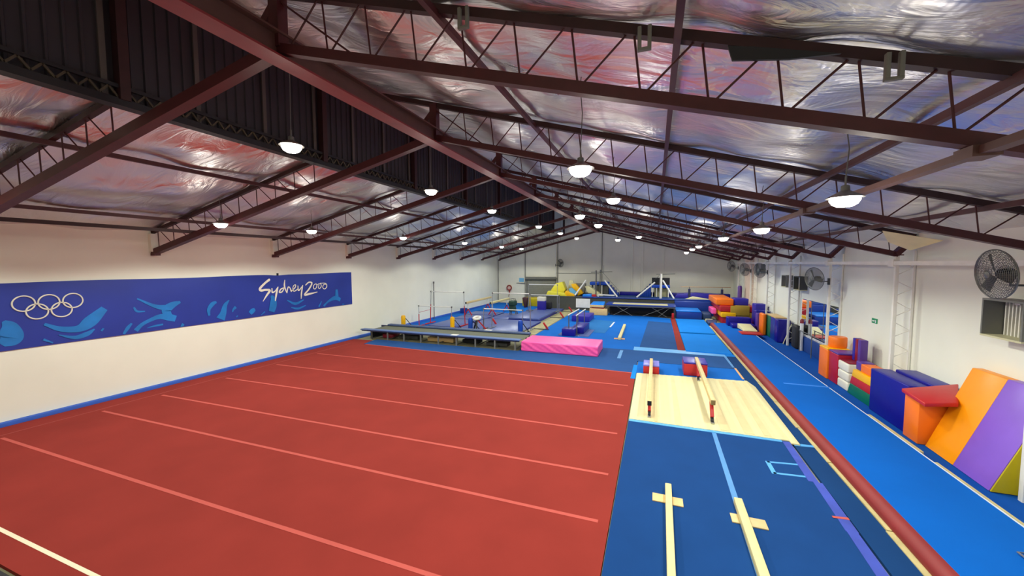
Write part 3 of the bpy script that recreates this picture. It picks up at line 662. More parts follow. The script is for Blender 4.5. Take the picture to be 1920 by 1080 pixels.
t = thing('mushroom_trainer', 'white ring-topped bucket trainer on red and black legs', 'gymnastics trainer', (-9.75, 20.45, 0))
MB().ring((-9.75, 20.45, .8), (0, -.25, 1), .2, .07, 28, 10).build('ring_top', 'white_plastic', t)
MB().lathe([(.13, .72), (.13, .78)], (-9.75, 20.45, 0), 18).build('inner_disc', 'tan', t)
for dx, dy, m in ((.45, .35, 'red'), (-.35, .3, 'black'), (.0, -.1, 'dark_grey')):
    MB().bar((-9.75, 20.45, .72), (-9.75+dx, 20.45+dy, .07 if dy > .2 else 0), .07, .07).build('leg', m, t)
for x, y, lab in ((-9.7, 23.0, 'red steel base foot on the mat left of the raised mat'), (-6.1, 22.4, 'red bar foot on the bare floor at the edge of the bright carpet, nearer one'),
                  (-6.3, 27.6, 'red bar foot at the edge of the bright carpet, second away'), (-6.4, 31.2, 'red bar foot at the edge of the bright carpet before the grey wall')):
    t = thing('tension_foot', lab, 'bar foot', (x, y, 0), 'red base feet of the bars')
    MB().bar((x-.15, y, .42), (x+.12, y, .04), .1, .1).build('angled_arm', 'red', t, bevel=.01)
    MB().box(x-.9, x+.2, y-.03, y+.03, -.01, .035).build('base_bar', 'dark_grey', t)
def high_beam(xa, ya, xb, yb, z, lab, m='wood', zb=(.0, .0)):
    t = thing('balance_beam', lab, 'balance beam', ((xa+xb)/2, (ya+yb)/2, 0), 'raised beams at the far left')
    MB().bar((xa, ya, z-.08), (xb, yb, z-.08), .13, .16).build('beam', m, t, bevel=.02)
    MB().bar((xa, ya-.015, z-.08), (xa, ya, z-.08), .11, .13).build('end_cap', 'black', t)
    for f, z0 in ((.08, zb[0]), (.85, zb[1])):
        x = xa+(xb-xa)*f; y = ya+(yb-ya)*f
        MB().bar((x, y, z-.16), (x, y, .5), .07, .07).build('upper_leg', 'white_steel', t)
        for s in (-1, 1): MB().bar((x, y, .55), (x+s*.3, y, z0), .07, .06).build('leg', 'red', t)
high_beam(-13.2, 25.8, -13.4, 31.0, 1.12, 'tan balance beam at the far left, nearer the wall', zb=(.08, .002))
high_beam(-11.5, 26.5, -11.5, 30.5, 1.1, 'pale balance beam at the far left, running to the dark green horse', 'pale_wood', zb=(.1, .002))
t = thing('vaulting_horse', 'dark green padded horse seen end-on at the end of the pale beam', 'pommel horse', (-10.3, 28.2, 0))
MB().box(-10.5, -10.0, 27.6, 28.3, .72, 1.12).build('body', mat('horse_green', (22, 62, 52), .6), t, bevel=.1, seg=4)
MB().box(-10.5, -10.0, 27.7, 28.0, .3, .75).build('hanging_cover', M['horse_green'], t, bevel=.06)
for s in (-1, 1): MB().bar((-10.25+s*.1, 28.0, .72), (-10.25+s*.28, 27.9, 0), .06, .06).bar((-10.25+s*.1, 28.2, .72), (-10.25+s*.28, 28.3, 0), .06, .06).build('leg', 'dull_steel', t)
for y in (27.8, 28.1): MB().tube([(-10.45, y, 1.1), (-10.4, y, 1.26), (-10.1, y, 1.26), (-10.05, y, 1.1)], .025, 8).build('handle', 'dull_steel', t)
single('wall_bar_post', 'thin grey pole standing against the left wall behind the bars', 'pole', MB().tube([(-14.9, 24.1, 0), (-14.9, 24.1, 2.6)], .035, 8).lathe([(.06, 2.56), (.06, 2.7)], (-14.9, 24.1, 0), 10), 'dull_steel')
pad('small_block', 'small royal blue block on the carpet by the left wall', 'foam block', (-14.6, -14.2, 27.5, 28.0, 0, .4), 'royal')
boxpad('storage_box', 'blue box with a white top between the far bars and the grey pit wall', (-9.12, -8.5, 30.75, 31.35, .09, 1.2), 'indigo', 'white', cat='box', lid=.34)
t = thing('cheese_wedge', 'dark maroon wedge mat tipped on its edge behind the dark green horse', 'wedge mat', (-11.2, 33.2, 0))
MB().prism([(-11.2, .9), (-10.7, .88), (-10.88, .003), (-11.02, .003)], 'y', 33.0, 33.6).build('cover', mat('dark_maroon', (72, 36, 40), .6), t, bevel=.02)
pad('yellow_mat', 'olive yellow mat lying at the foot of the roller door', 'crash mat', (-11.6, -9.9, 34.2, 35.6, 0, .75), 'olive')
pad('dark_bag', 'dark brown and black bag beside the white-topped blue box', 'bag', (-8.95, -8.2, 31.8, 32.3, .09, .75), 'rubber', bevel=.15)

# small parallel bars
t = thing('mini_parallel_bars', 'small parallel bars with white rails straddling two navy blocks', 'parallel bars', (-4.2, 22.5, 0))
for xa, xb in ((-4.43, -4.47), (-3.98, -4.07)):
    MB().tube([(xa, 20.95, 1.14), (xb, 24.4, 1.08)], .035, 10).build('rail', 'white_plastic', t)
    for f in (.05, .9):
        x = xa+(xb-xa)*f; y = 20.95+3.45*f
        MB().tube([(x, y, .0), (x, y, 1.1)], .03, 8).build('upright', 'dull_steel', t)
MB().box(-4.6, -3.8, 24.0, 24.08, 0, .06).box(-4.6, -3.8, 21.1, 21.16, 0, .05).build('base_bar', 'dull_steel', t)
pad('foam_block', 'navy block under the near end of the small parallel bars', 'foam block', (-4.75, -4.02, 20.75, 21.6, 0, .4), 'navy')
pad('foam_block', 'navy block under the middle of the small parallel bars', 'foam block', (-4.38, -3.68, 21.62, 23.6, 0.02, .38), 'navy')
pad('thin_mat', 'thin grey-blue mat under the small parallel bars', 'floor mat', (-5.0, -3.3, 20.9, 23.2, -.002, .02), 'slate', bevel=.004)
t = thing('floor_beam', 'short low beam lying alone on the bright blue carpet', 'balance beam', (-1.68, 23, 0))
MB().bar((-1.66, 20.65, .07), (-1.72, 25.3, .07), .16, .14).build('beam', 'pale_wood', t, bevel=.02)
MB().box(-1.95, -1.4, 20.8, 21.0, -.001, .03).build('crossboard', 'orange_tape', t)
pad('purple_block', 'low violet-blue block in front of the tan vaulting box', 'foam block', (-5.3, -4.08, 26.2, 28.3, 0, .4), 'indigo')

# ---------------------------------------------------------------- vaulting box and big trampoline
t = thing('vaulting_box', 'tan wooden vaulting box with a blue top beside the trampoline', 'vaulting box', (-4.0, 30.5, 0))
MB().box(-4.68, -3.35, 30.0, 31.0, -.002, .5).build('lower_tier', 'ply', t, bevel=.02)
MB().box(-4.55, -3.6, 30.1, 30.9, .5, .6).build('dark_gap', 'maroon', t)
MB().box(-4.66, -3.6, 30.0, 31.0, .6, .78).build('upper_tier', 'ply', t, bevel=.02)
MB().hexa([(-4.66, 30., .78), (-3.6, 30., .78), (-3.6, 31., .78), (-4.66, 31., .78), (-4.64, 30.02, .8), (-3.6, 30.02, .82), (-3.62, 30.9, 1.0), (-4.5, 30.9, .98)]).build('padded_top', 'azure', t, bevel=.02)
t = thing('trampoline', 'full-size trampoline on a dark folding frame with a long tan bed', 'trampoline', (-1, 31, 0))
MB().box(-3.0, .95, 30.3, 31.5, .86, .88).build('bed', 'beige_mat', t)
MB().box(-3.45, 1.5, 29.95, 30.3, .82, .88).box(-3.45, 1.5, 31.5, 31.85, .82, .9).build('side_pad', 'royal', t, bevel=.02)
MB().box(-3.45, -3.0, 30.3, 31.5, .82, .9).box(.95, 1.5, 30.3, 31.5, .82, .9).build('end_pad', 'royal', t, bevel=.02)
MB().box(-3.4, 1.45, 30.0, 30.06, .72, .82).box(-3.4, 1.45, 31.74, 31.8, .72, .82).build('frame', 'dull_steel', t)
for a, b in ((-2.9, -1.6), (-1.5, -2.7), (-.8, .8), (.3, 1.1), (.9, -.2)):
    for y in (30.08, 31.7): MB().tube([(a, y, .05), (b, y, .75)], .014, 6).build('scissor_leg', 'grey_paint', t)
for x in (-3.38, 1.42):
    MB().tube([(x, 30.03, -.02), (x, 30.03, .75)], .025, 8).tube([(x, 31.75, -.02), (x, 31.75, .75)], .025, 8).build('leg', 'dull_steel', t)
MB().box(-3.3, 1.35, 31.3, 31.36, 0.0, .84).build('shade_sheet', 'black', t)  # black sheet standing in for the shade in the opening under the bed
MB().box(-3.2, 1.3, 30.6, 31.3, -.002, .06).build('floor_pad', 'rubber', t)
pad('red_post', 'small red wedge on the floor at the right foot of the trampoline', 'wedge', (1.2, 1.36, 29.75, 29.95, .02, .4), 'red')
t = thing('crash_mat', 'navy crash mat with an azure top right of the trampoline', 'crash mat', (2.4, 31.2, 0))
MB().box(1.52, 3.2, 30.1, 32.3, -.05, .5).build('cover', 'royal', t, bevel=.04, seg=3)
MB().box(1.5, 3.12, 30.08, 32.3, .5, .58).build('top_sheet', 'azure', t, bevel=.02)
pad('dark_roll', 'dark blue roll mat end beside the azure-topped crash mat', 'rolled mat', (3.24, 3.85, 30.3, 31.6, -.04, .42), mat('roll_navy', (40, 66, 110), .5), bevel=.1)
pad('white_pad', 'small cream pad lying beside the dark blue slope at the end of the track', 'pad', (3.35, 3.8, 29.2, 29.6, 0, .14), 'cream')
slab('slope_pad', 'dark blue sloping end pad of the tumble track', [(3.3, 27.45), (3.75, 27.45), (4.0, 29.1), (3.35, 29.1)], -.05, .16, M['roll_navy'], 'end pad', bevel=.02)

# ---------------------------------------------------------------- raised pit at the far end
t = thing('foam_pit', 'raised pit with a dark grey front wall and blue rim at the far end', 'foam pit', (-1.5, 34.9, 0))
MB().box(-9.35, 1.5, 33.0, 33.12, -.05, 1.06).build('front_panel', 'dark_grey', t)
MB().box(1.5, 6.0, 32.5, 33.12, -.05, 1.05).build('front_pad', 'royal', t, bevel=.05, seg=3)
MB().box(-9.4, -5.8, 32.98, 33.5, 1.06, 1.12).build('left_rim', 'dark_grey', t, bevel=.02)
MB().box(-5.8, 6.05, 32.9, 33.5, 1.06, 1.13).build('blue_rim', 'royal', t, bevel=.03)
MB().box(-9.35, -9.2, 33.12, 37.2, -.05, 1.06).build('end_panel', 'dark_grey', t)
MB().box(-9.2, 5.95, 33.5, 37.3, .0, 1.06).build('pit_deck', mat('deck_blue', (24, 72, 140), .7), t)
pad('pit_back_pad', 'navy pad along the back edge of the raised pit', 'padding', (-3.0, 6.0, 36.7, 37.3, 1.06, 1.36), 'navy')
single('white_board', 'white board leaning on the grey front wall of the pit', 'board', MB().box(-6.3, -5.1, 32.93, 32.99, .2, .96), 'white_plastic')
def foam(name, lab, poly, y0, y1, m, cat='foam piece'):
    return single(name, lab, cat, MB().prism(poly, 'y', y0, y1), m, 'foam shapes heaped in the pit', bevel=.03)
foam('foam_mat', 'bent lemon yellow mat, biggest of the heap in the pit', [(-9.1, 1.07), (-7.9, 1.07), (-7.6, 1.6), (-7.9, 2.3), (-8.5, 2.15), (-8.9, 1.6)], 34.6, 35.6, 'lemon')
foam('foam_mat', 'lemon yellow mat lying at the front of the heap', [(-9.2, 1.07), (-7.3, 1.07), (-7.5, 1.35), (-9.0, 1.5)], 33.7, 34.5, 'lemon')
foam('foam_mat', 'yellow slab at the right foot of the heap', [(-7.6, 1.07), (-6.6, 1.07), (-6.7, 1.25), (-7.4, 1.55)], 33.8, 34.8, 'yellow')
foam('foam_disc', 'beige round pad standing behind the yellow heap', [(-7.7, 1.07), (-7.3, 1.07), (-7.0, 2.0), (-7.2, 2.4), (-7.5, 2.4)], 35.9, 36.1, 'cream')
foam('foam_mat', 'amber wedge leaning in the heap beside the brown one', [(-7.1, 2.1), (-6.7, 2.15), (-6.0, 1.3), (-6.4, 1.07), (-6.7, 1.07)], 34.7, 35.2, 'yellow')
foam('foam_mat', 'brown-grey wedge behind the amber one', [(-6.9, 2.15), (-5.9, 2.15), (-6.0, 1.07), (-6.4, 1.07)], 35.3, 35.8, 'grey_paint')
foam('foam_mat', 'sky blue curved piece in the heap', [(-7.2, 1.7), (-6.95, 1.8), (-6.4, 1.3), (-6.6, 1.07), (-6.9, 1.07), (-7.1, 1.35)], 34.2, 34.6, 'sky')
foam('foam_mat', 'cream wedge sloping down right of the white padded leg', [(-5.9, 1.9), (-5.6, 1.95), (-4.3, 1.1), (-4.3, 1.07), (-5.5, 1.07)], 35.0, 35.7, 'cream')
foam('foam_mat', 'dark navy piece at the base of the heap', [(-7.1, 1.07), (-5.2, 1.07), (-5.3, 1.3), (-6.9, 1.3)], 34.9, 35.6, 'rubber')
foam('foam_mat', 'blue pad lying right of the heap', [(-5.9, 1.07), (-5.1, 1.07), (-5.2, 1.3), (-5.9, 1.25)], 33.9, 34.6, 'azure')
foam('foam_mat', 'small red block at the right of the heap', [(-5.1, 1.07), (-4.75, 1.07), (-4.75, 1.27), (-5.1, 1.27)], 33.9, 34.3, 'red')
foam('foam_mat', 'orange scrap at the base of the heap', [(-7.2, 1.07), (-6.8, 1.07), (-6.85, 1.2), (-7.1, 1.2)], 34.2, 34.5, 'orange')
single('white_gutter', 'white padded bar lying across the pit', 'padded bar', MB().bar((-4.6, 34.2, 1.25), (-3.2, 34.2, 1.22), .1, .1).bar((-4.6, 34.2, 1.2), (-4.6, 34.2, 1.07), .1, .1), 'white_plastic')

def stairs(name, lab, xa, xb, top, steps, m='royal', dir=1):
    t = thing(name, lab, 'stepped block', ((xa+xb)/2, 36, 1.06))
    w = (xb-xa)/steps
    for i in range(steps):
        x0 = xa+i*w; h = top-(top-1.2)*(i if dir == 1 else steps-1-i)/(steps-.3)
        MB().box(x0, x0+w, 35.6, 36.5, 1.06, h).build('step', m, t, bevel=.03)
    return t
t = thing('spotting_platform', 'dark platform with a blue padded top at the left of the pit steps', 'platform', (-4.7, 36.0, 1.06))
MB().box(-5.55, -3.85, 35.5, 36.5, 2.0, 2.3).build('padded_top', 'blue', t, bevel=.08, seg=3)
MB().box(-5.4, -3.9, 35.7, 36.4, 1.06, 2.0).build('dark_body', 'dark_grey', t)
for x in (-5.2, -4.5): MB().box(x, x+.08, 35.55, 35.65, 1.06, 2.0).build('leg', 'white_steel', t)
stairs('foam_steps', 'blue foam steps descending right from the dark platform', -3.85, -3.0, 2.0, 4)
stairs('foam_steps', 'blue foam steps rising right towards the black screen', -1.2, -.27, 2.15, 5, dir=-1)
t = thing('spotting_platform', 'platform with a black screen and blue padding behind the high bar', 'platform', (.5, 36.0, 1.06))
MB().box(-.22, 1.22, 35.7, 35.8, 2.1, 2.72).build('black_screen', 'black', t)
MB().box(-.24, 1.25, 35.55, 36.4, 1.85, 2.12).build('blue_pad', 'blue', t, bevel=.05)
MB().box(0.0, 1.1, 35.9, 36.4, 1.06, 1.85).build('back_panel', mat('olive_panel', (150, 148, 112), .7), t)
for x in (-.2, .15, 1.1): MB().box(x, x+.07, 35.6, 35.7, 1.06, 1.85).build('leg', 'white_steel', t)
def high_bar(lab, posts, ra, rb, pads, cables):
    t = thing('high_bar', lab, 'high bar', (posts[0][0], 34.5, 1.06), 'high bars over the pit')
    MB().tube([ra, rb], .025, 8).build('rail', 'dull_steel', t)
    for x, y, z, w in posts: MB().tube([(x, y, 1.06), (x, y, z)], w, 10).build('upright', 'white_steel' if w > .06 else 'dull_steel', t)
    for a, b in pads: MB().tube([a, b], .065, 10).build('padded_leg', 'white_plastic', t)
    for a, b in cables: MB().tube([a, b], .012, 6).build('tension_cable', 'dull_steel', t)
high_bar('high bar over the left part of the pit with slanting white padded legs', [(-4.82, 34.4, 3.36, .06), (-4.6, 35.4, 3.4, .04)], (-5.2, 34.0, 3.2), (-3.7, 36.8, 3.2),
         [((-6.6, 34.0, 1.15), (-5.72, 34.5, 2.48)), ((-4.08, 34.4, 2.5), (-2.98, 34.2, 1.1))], [((-4.6, 35.4, 3.4), (-2.9, 36.6, 1.3)), ((-4.3, 35.4, 3.8), (-4.3, 35.4, 3.0))])
high_bar('high bar over the middle of the pit with slanting white padded legs', [(.5, 34.4, 3.1, .1)], (.15, 34.0, 3.05), (1.65, 36.2, 3.05),
         [((-1.4, 34.3, 1.1), (0.03, 34.5, 2.38)), ((.65, 34.4, 2.55), (1.52, 34.1, 1.08))], [((.5, 34.4, 3.1), (-1.2, 36.2, 1.3))])
t = thing('single_bar', 'low wooden rail on two navy posts at the right of the pit', 'training bar', (3.8, 34.2, 1.07))
MB().tube([(2.0, 34.2, 2.06), (5.6, 34.2, 2.06)], .025, 8).build('rail', mat('rail_wood', (180, 140, 100), .5), t)
for x in (2.65, 5.0):
    MB().tube([(x, 34.2, 1.06), (x, 34.2, 1.9)], .09, 10).build('padded_post', mat('post_navy', (34, 40, 84), .6), t)
    MB().tube([(x, 34.2, 1.9), (x, 34.2, 2.08)], .025, 8).build('post_head', 'dull_steel', t)
foam('crash_mat', 'long purple-blue crash mat at the back right of the pit', [(1.6, 1.07), (5.3, 1.07), (5.0, 1.42), (3.3, 1.5), (1.8, 1.4)], 35.2, 36.4, 'indigo', cat='crash mat')
foam('cream_wedge', 'cream wedge on the right rim of the pit', [(2.3, 1.07), (4.2, 1.07), (4.0, 1.14), (2.9, 1.32)], 33.8, 34.1, 'cream', cat='wedge mat')

# ---------------------------------------------------------------- heap of mats at the far right
for b, m, lab in (((4.2, 6.05, 28.35, 32.3, -.0, .45), 'crimson', 'red crash mat at the bottom of the stack by the far right'),
                  ((4.12, 4.98, 28.2, 32.0, .46, .78), 'yellow', 'yellow mat second from the bottom of the far right stack'),
                  ((5.0, 6.08, 28.3, 32.0, .46, .8), 'gold', 'dull gold mat beside the yellow one in the far right stack'),
                  ((4.05, 6.06, 28.3, 32.4, .82, 1.2), 'red', 'broad red crash mat in the upper part of the far right stack'),
                  ((3.85, 4.88, 28.6, 32.4, 1.21, 1.62), 'orange', 'orange crash mat on top of the far right stack'),
                  ((4.92, 5.75, 28.7, 29.8, 1.21, 1.66), 'indigo', 'indigo block on top of the far right stack'),
                  ((3.72, 4.02, 29.5, 31.2, .5, .86), 'pink', 'pink roll poking out left of the far right stack'),
                  ((4.2, 5.45, 26.3, 27.0, 0, .58), 'navy', 'navy step block in front of the far right stack, taller of two'),
                  ((4.3, 5.5, 25.4, 26.28, 0, .3), 'navy', 'navy step block in front of the far right stack, lower of two')):
    b = list(b)
    if b[4] == 0 and b[0] < 5.1 and b[2] < 27.5: b[4] = .192; b[5] += .12
    pad('stacked_mat', lab, 'crash mat', tuple(b), m, 'mats stacked at the far right', bevel=.05)
t = thing('folding_mat', 'olive mat draped over the front of the broad red crash mat', 'folding mat', (5.1, 28.3, 1.2))
MB().box(4.95, 5.72, 28.27, 28.68, 1.205, 1.23).build('top_panel', 'gold', t, bevel=.01)
MB().box(4.65, 5.72, 28.22, 28.26, .62, 1.23).build('hanging_panel', 'gold', t, bevel=.01)
pad('red_board', 'flat red mat lying across the tumble track', 'floor mat', (4.4, 5.4, 23.3, 24.2, .192, .25), 'red', bevel=.02)
single('cream_pad', 'cream sloping pad between the red mat and the navy steps', 'sloping pad', MB().hexa([(4.65, 24.1, .25), (5.3, 24.1, .25), (5.2, 25.35, .25), (4.55, 25.35, .25), (4.65, 24.1, .3), (5.3, 24.1, .3), (5.2, 25.35, .5), (4.55, 25.35, .5)]), 'cream', bevel=.01)
t = thing('standing_roll', 'dark purple roll standing upright behind the far right stack', 'rolled mat', (5.95, 32.9, 0))
MB().lathe([(.13, 0), (.14, .05), (.14, 2.2), (.1, 2.3)], (5.95, 32.7, 0), 14).build('cover', 'violet', t)

# blocks between the far columns
pad('foam_block', 'tall violet-blue block standing between two white columns', 'foam block', (5.75, 6.35, 27.0, 27.8, 0, 1.5), 'indigo', bevel=.06)
pad('foam_block', 'tall navy block in front of the violet-blue one', 'foam block', (5.6, 6.35, 26.0, 26.95, 0, 1.2), 'navy', bevel=.05)
pad('slab_mat', 'bright orange slab standing on edge beside the dark blue one', 'standing mat', (5.62, 5.82, 24.6, 25.4, 0, 1.18), 'orange', bevel=.07)
pad('slab_mat', 'dark blue slab standing on edge left of the orange one', 'standing mat', (5.55, 5.75, 25.45, 25.9, 0, 1.1), 'violet', bevel=.04)
t = thing('folded_mat', 'standing folded mat with green and blue panels and a tan top', 'folding mat', (6.0, 23.9, 0))
MB().box(5.85, 6.3, 24.0, 24.9, 0, 1.15).build('green_panel', 'green', t, bevel=.02)
MB().box(5.85, 6.3, 23.1, 23.98, 0, 1.15).build('blue_panel', 'royal', t, bevel=.02)
MB().box(5.84, 6.35, 23.1, 24.9, 1.15, 1.2).build('top_panel', 'tan', t, bevel=.01)
pad('foam_block', 'navy block nearest the white column, right of the folded green and blue mat', 'foam block', (5.8, 6.36, 22.55, 23.08, 0, 1.16), 'navy', bevel=.06)

# right wall blocks from the mirror towards the camera
t = thing('foam_cylinder', 'orange foam cylinder on top of the yellow-topped orange block', 'foam cylinder', (6.02, 16.35, 1.06))
MB().lathe([(.24, 1.062), (.26, 1.09), (.26, 1.4), (.24, 1.43), (.0, 1.43)], (6.02, 16.4, 0), 24).build('cover', 'orange', t)
boxpad('foam_block', 'orange block with a yellow top under the orange cylinder', (5.62, 6.25, 16.05, 16.75, 0, 1.06), 'orange', 'yellow')
boxpad('foam_block', 'maroon-red block with a violet top beside the white folded mat', (5.66, 6.3, 15.35, 16.02, 0, 1.05), 'crimson', 'violet')
t = thing('folded_mat', 'white-sided folded mat in a pile of three layers with a maroon top', 'folding mat', (5.95, 15, 0))
for i in range(3): MB().box(5.66, 6.4, 14.62, 15.33, .0+.29*i, .28+.29*i).build('layer', 'white', t, bevel=.05, seg=3)
MB().box(5.68, 6.38, 14.64, 15.31, .865, .89).build('top_panel', 'maroon', t, bevel=.01)
t = thing('standing_mat', 'folded mat standing upright with purple, red and violet strips', 'folding mat', (6.2, 15.0, .89))
for i, m in enumerate(('indigo', 'maroon', 'violet')): MB().box(6.0, 6.2, 15.13-.17*i, 15.29-.17*i, .892, 1.6).build('panel', m, t, bevel=.02)
for i, (m, a0, a1, z0, z1) in enumerate((('green', 14.6, 14.44, 0, .34), ('red', 14.46, 14.36, .34, .58), ('yellow', 14.36, 14.28, .58, .81))):
    single('trapezoid_block', ('green bottom', 'red middle', 'yellow top')[i]+' layer of the trapezoid foam stack', 'foam block',
           MB().hexa([(5.65, 13.2, z0), (6.02, 13.2, z0), (6.02, a0, z0), (5.65, a0, z0), (5.65, 13.2, z1), (6.02, 13.2, z1), (6.02, a1, z1), (5.65, a1, z1)]), m, 'layers of the trapezoid foam stack', bevel=.02)
pad('foam_block', 'small purple block on top of the yellow layer', 'foam block', (5.72, 6.04, 13.98, 14.3, .812, 1.07), 'violet')
pad('foam_block', 'small orange block on top of the yellow layer', 'foam block', (5.7, 6.04, 13.42, 13.96, .812, 1.05), 'orange')
pad('foam_block', 'large glossy navy block standing in front of its twin', 'foam block', (5.57, 6.0, 11.44, 13.1, 0, 1.14), 'navy', 'pair of large navy blocks', bevel=.03)
pad('foam_block', 'large navy block against the wall, slightly taller than the one before it', 'foam block', (6.02, 6.46, 11.44, 12.95, 0, 1.19), 'navy', 'pair of large navy blocks', bevel=.03)
t = thing('foam_block', 'orange block with a seam under a tilted red slab', 'foam block', (5.9, 11.1, 0))
MB().box(5.5, 6.28, 10.87, 11.4, 0, .97).build('body', 'orange', t, bevel=.02)
single('slab_mat', 'red slab with a navy underside lying tilted on the orange block', 'slab mat', MB().quadslab([(5.36, 10.42, 1.06), (5.93, 10.5, 1.1), (6.4, 11.38, 1.3), (5.42, 11.38, 1.09)], .085), 'red', bevel=.02)
# wedge leaning against the wall
t = thing('incline_mat', 'big upright wedge mat with orange and purple stripes and an olive end', 'wedge mat', (6.0, 9.9, 0))
def wedge(y0, y1, m, nm, x0=5.58, x1=5.58):
    vs = []
    for y, x in ((y0, x0), (y1, x1)): vs += [(x, y, .01), (6.44, y, .01), (6.44, y, 1.8), (6.27, y, 1.8)]
    MB().add(vs, [(3, 2, 1, 0), (4, 5, 6, 7), (0, 1, 5, 4), (1, 2, 6, 5), (2, 3, 7, 6), (3, 0, 4, 7)]).build(nm, m, t, bevel=.012)
wedge(9.93, 10.8, 'amber', 'orange_panel', 5.58, 5.6)
wedge(9.0, 9.93, 'purple', 'purple_panel', 5.55, 5.58)
wedge(8.97, 9.0, 'olive', 'olive_end', 5.56, 5.56)

# ---------------------------------------------------------------- right side columns and wall fittings
CY = [8.8, 13.35, 17.54, 22.0, 25.95, 30.05, 34.2]
for i, y in enumerate(CY):
    cx = 5.86 if i == 0 else 6.1
    lab = ['white lattice column cut by the right edge of the photo', 'white lattice column rising behind the navy blocks', 'white lattice column right of the mirror', 'white lattice column left of the mirror',
           'white lattice column behind the violet-blue block', 'white lattice column beside the far mat stack', 'white lattice column nearest the far wall'][i]
    t = thing('lattice_column', lab, 'column', (6.1, y, -.05), 'lattice columns on the right wall')
    zt = zbot(6.1)+.0
    MB().box(cx-.04, cx+.04, y-.045, y+.045, -.05, zt).build('inner_chord', 'white_steel', t, bevel=.006)
    MB().box(6.44, 6.49, y-.03, y+.03, -.05, zt+.1).build('outer_chord', 'white_steel', t)
    z = .3; k = 0
    while z < zt-.3:
        a = (cx+.02, y, z) ; b = (6.45, y, z+.2)
        MB().tube([a, b] if k % 2 == 0 else [(6.45, y, z), (cx+.02, y, z+.2)], .011, 6).build('lacing_bar', 'white_steel', t); z += .2 if k % 2 == 0 else .36; k += 1
    MB().box(6.0, 6.2, y-.09, y+.09, zt-.03, zt+.0).build('head_plate', 'maroon_steel', t)
    MB().box(6.02, 6.18, y-.1, y+.1, -.05, -.03).build('base_plate', 'dull_steel', t)
t = thing('eaves_rail', 'white steel rail running along the heads of the right columns', 'rail', (6.1, 18, 3.95))
MB().box(5.98, 6.05, 1.0, 37.5, 3.93, 4.03).build('rail', 'white_steel', t)
for y in CY: MB().box(5.97, 6.06, y-.12, y+.12, 3.88, 4.08).build('joint_bracket', 'white_steel', t)
def fan(x, y, z, lab, R=.4, face=(-.75, -.62, -.22), base=None):
    t = thing('wall_fan', lab, 'wall fan', (x, y, z), 'caged wall fans')
    f = Vector(face).normalized(); c = Vector((x, y, z)); n = 48
    mb = MB()
    for s, dd in ((.08, (1., .95, .9, .85, .8, .74, .68, .62, .56, .5, .43, .36, .28, .2)),):
        for q in dd: mb.ring(c+f*(.09*(1-q*q)+.02), f, R*q, .0035, 30, 4)
        for q in (.97, .88, .78, .68, .57, .46, .34): mb.ring(c-f*(.11*(1-q*q)+.02), f, R*q, .0035, 30, 4)
    mb.ring(c, f, R, .009, 36, 6)
    u = f.orthogonal().normalized(); w = f.cross(u)
    for k in range(n):
        a = 2*math.pi*k/n; d = math.cos(a)*u+math.sin(a)*w
        mb.tube([c+d*R, c+d*R*.6+f*.085, c+f*.11+d*.04], .0025, 4, cap=False).tube([c+d*R, c+d*R*.6-f*.1, c-f*.13+d*.05], .0025, 4, cap=False)
    mb.build('cage', 'guard', t)
    MB().lathe([(.03, 0), (.055, .005), (.055, .02), (.02, .03)], c+f*.09, 16, axis=f).build('badge', 'guard', t)
    mb = MB()
    for k in range(3):
        a = 2*math.pi*k/3+.5; d = math.cos(a)*u+math.sin(a)*w; e = f.cross(d)
        mb.add([c+d*.05-e*.04+f*.02, c+d*.05+e*.04-f*.02, c+d*R*.85+e*.1-f*.03, c+d*R*.85-e*.05+f*.02, c+d*.05-e*.04+f*.024, c+d*.05+e*.04-f*.016, c+d*R*.85+e*.1-f*.026, c+d*R*.85-e*.05+f*.024],
               [(0, 1, 2, 3), (7, 6, 5, 4), (0, 4, 5, 1), (1, 5, 6, 2), (2, 6, 7, 3), (3, 7, 4, 0)])
    mb.build('blade', 'dark_grey', t)
    MB().lathe([(.05, -.02), (.085, -.05), (.085, -.2), (.05, -.24)], c, 16, axis=f).build('motor', 'black', t)
    bx, by, bz = base or (6.06, y+.15, z-.15)
    MB().tube([c-f*.18, (x+(bx-x)*.3, y+(by-y)*.3+.05, bz), (bx, by, bz)], .018, 8).build('arm', 'dark_grey', t)
    MB().box(bx-.01, bx+.03, by-.07, by+.07, bz-.12, bz+.12).build('wall_plate', 'dark_grey', t)
fan(5.28, 8.75, 3.8, 'large caged fan at the right edge above the window air cooler', R=.41, face=(-1, -.02, -.1), base=(6.02, 8.8, 3.62))
fan(5.55, 17.3, 3.4, 'caged fan on the white column right of the mirror', R=.42, face=(-.92, -.4, -.1), base=(6.05, 17.5, 3.3))
fan(5.55, 25.3, 3.57, 'caged fan near the far louvred box on the right wall', R=.42, face=(-.85, -.5, -.1), base=(6.05, 25.9, 3.45))
fan(5.55, 29.2, 3.55, 'caged fan on the right, second from the far wall', R=.42, face=(-.85, -.5, -.1), base=(6.05, 30.0, 3.45))
fan(5.55, 34.0, 3.74, 'caged fan on the right nearest the far wall', R=.42, face=(-.85, -.5, -.1), base=(6.05, 34.2, 3.6))
fan(-8.6, 36.9, 4.0, 'caged fan on the end wall above the roller door', R=.4, face=(-.5, -.85, -.1), base=(-9.2, 37.4, 3.8))
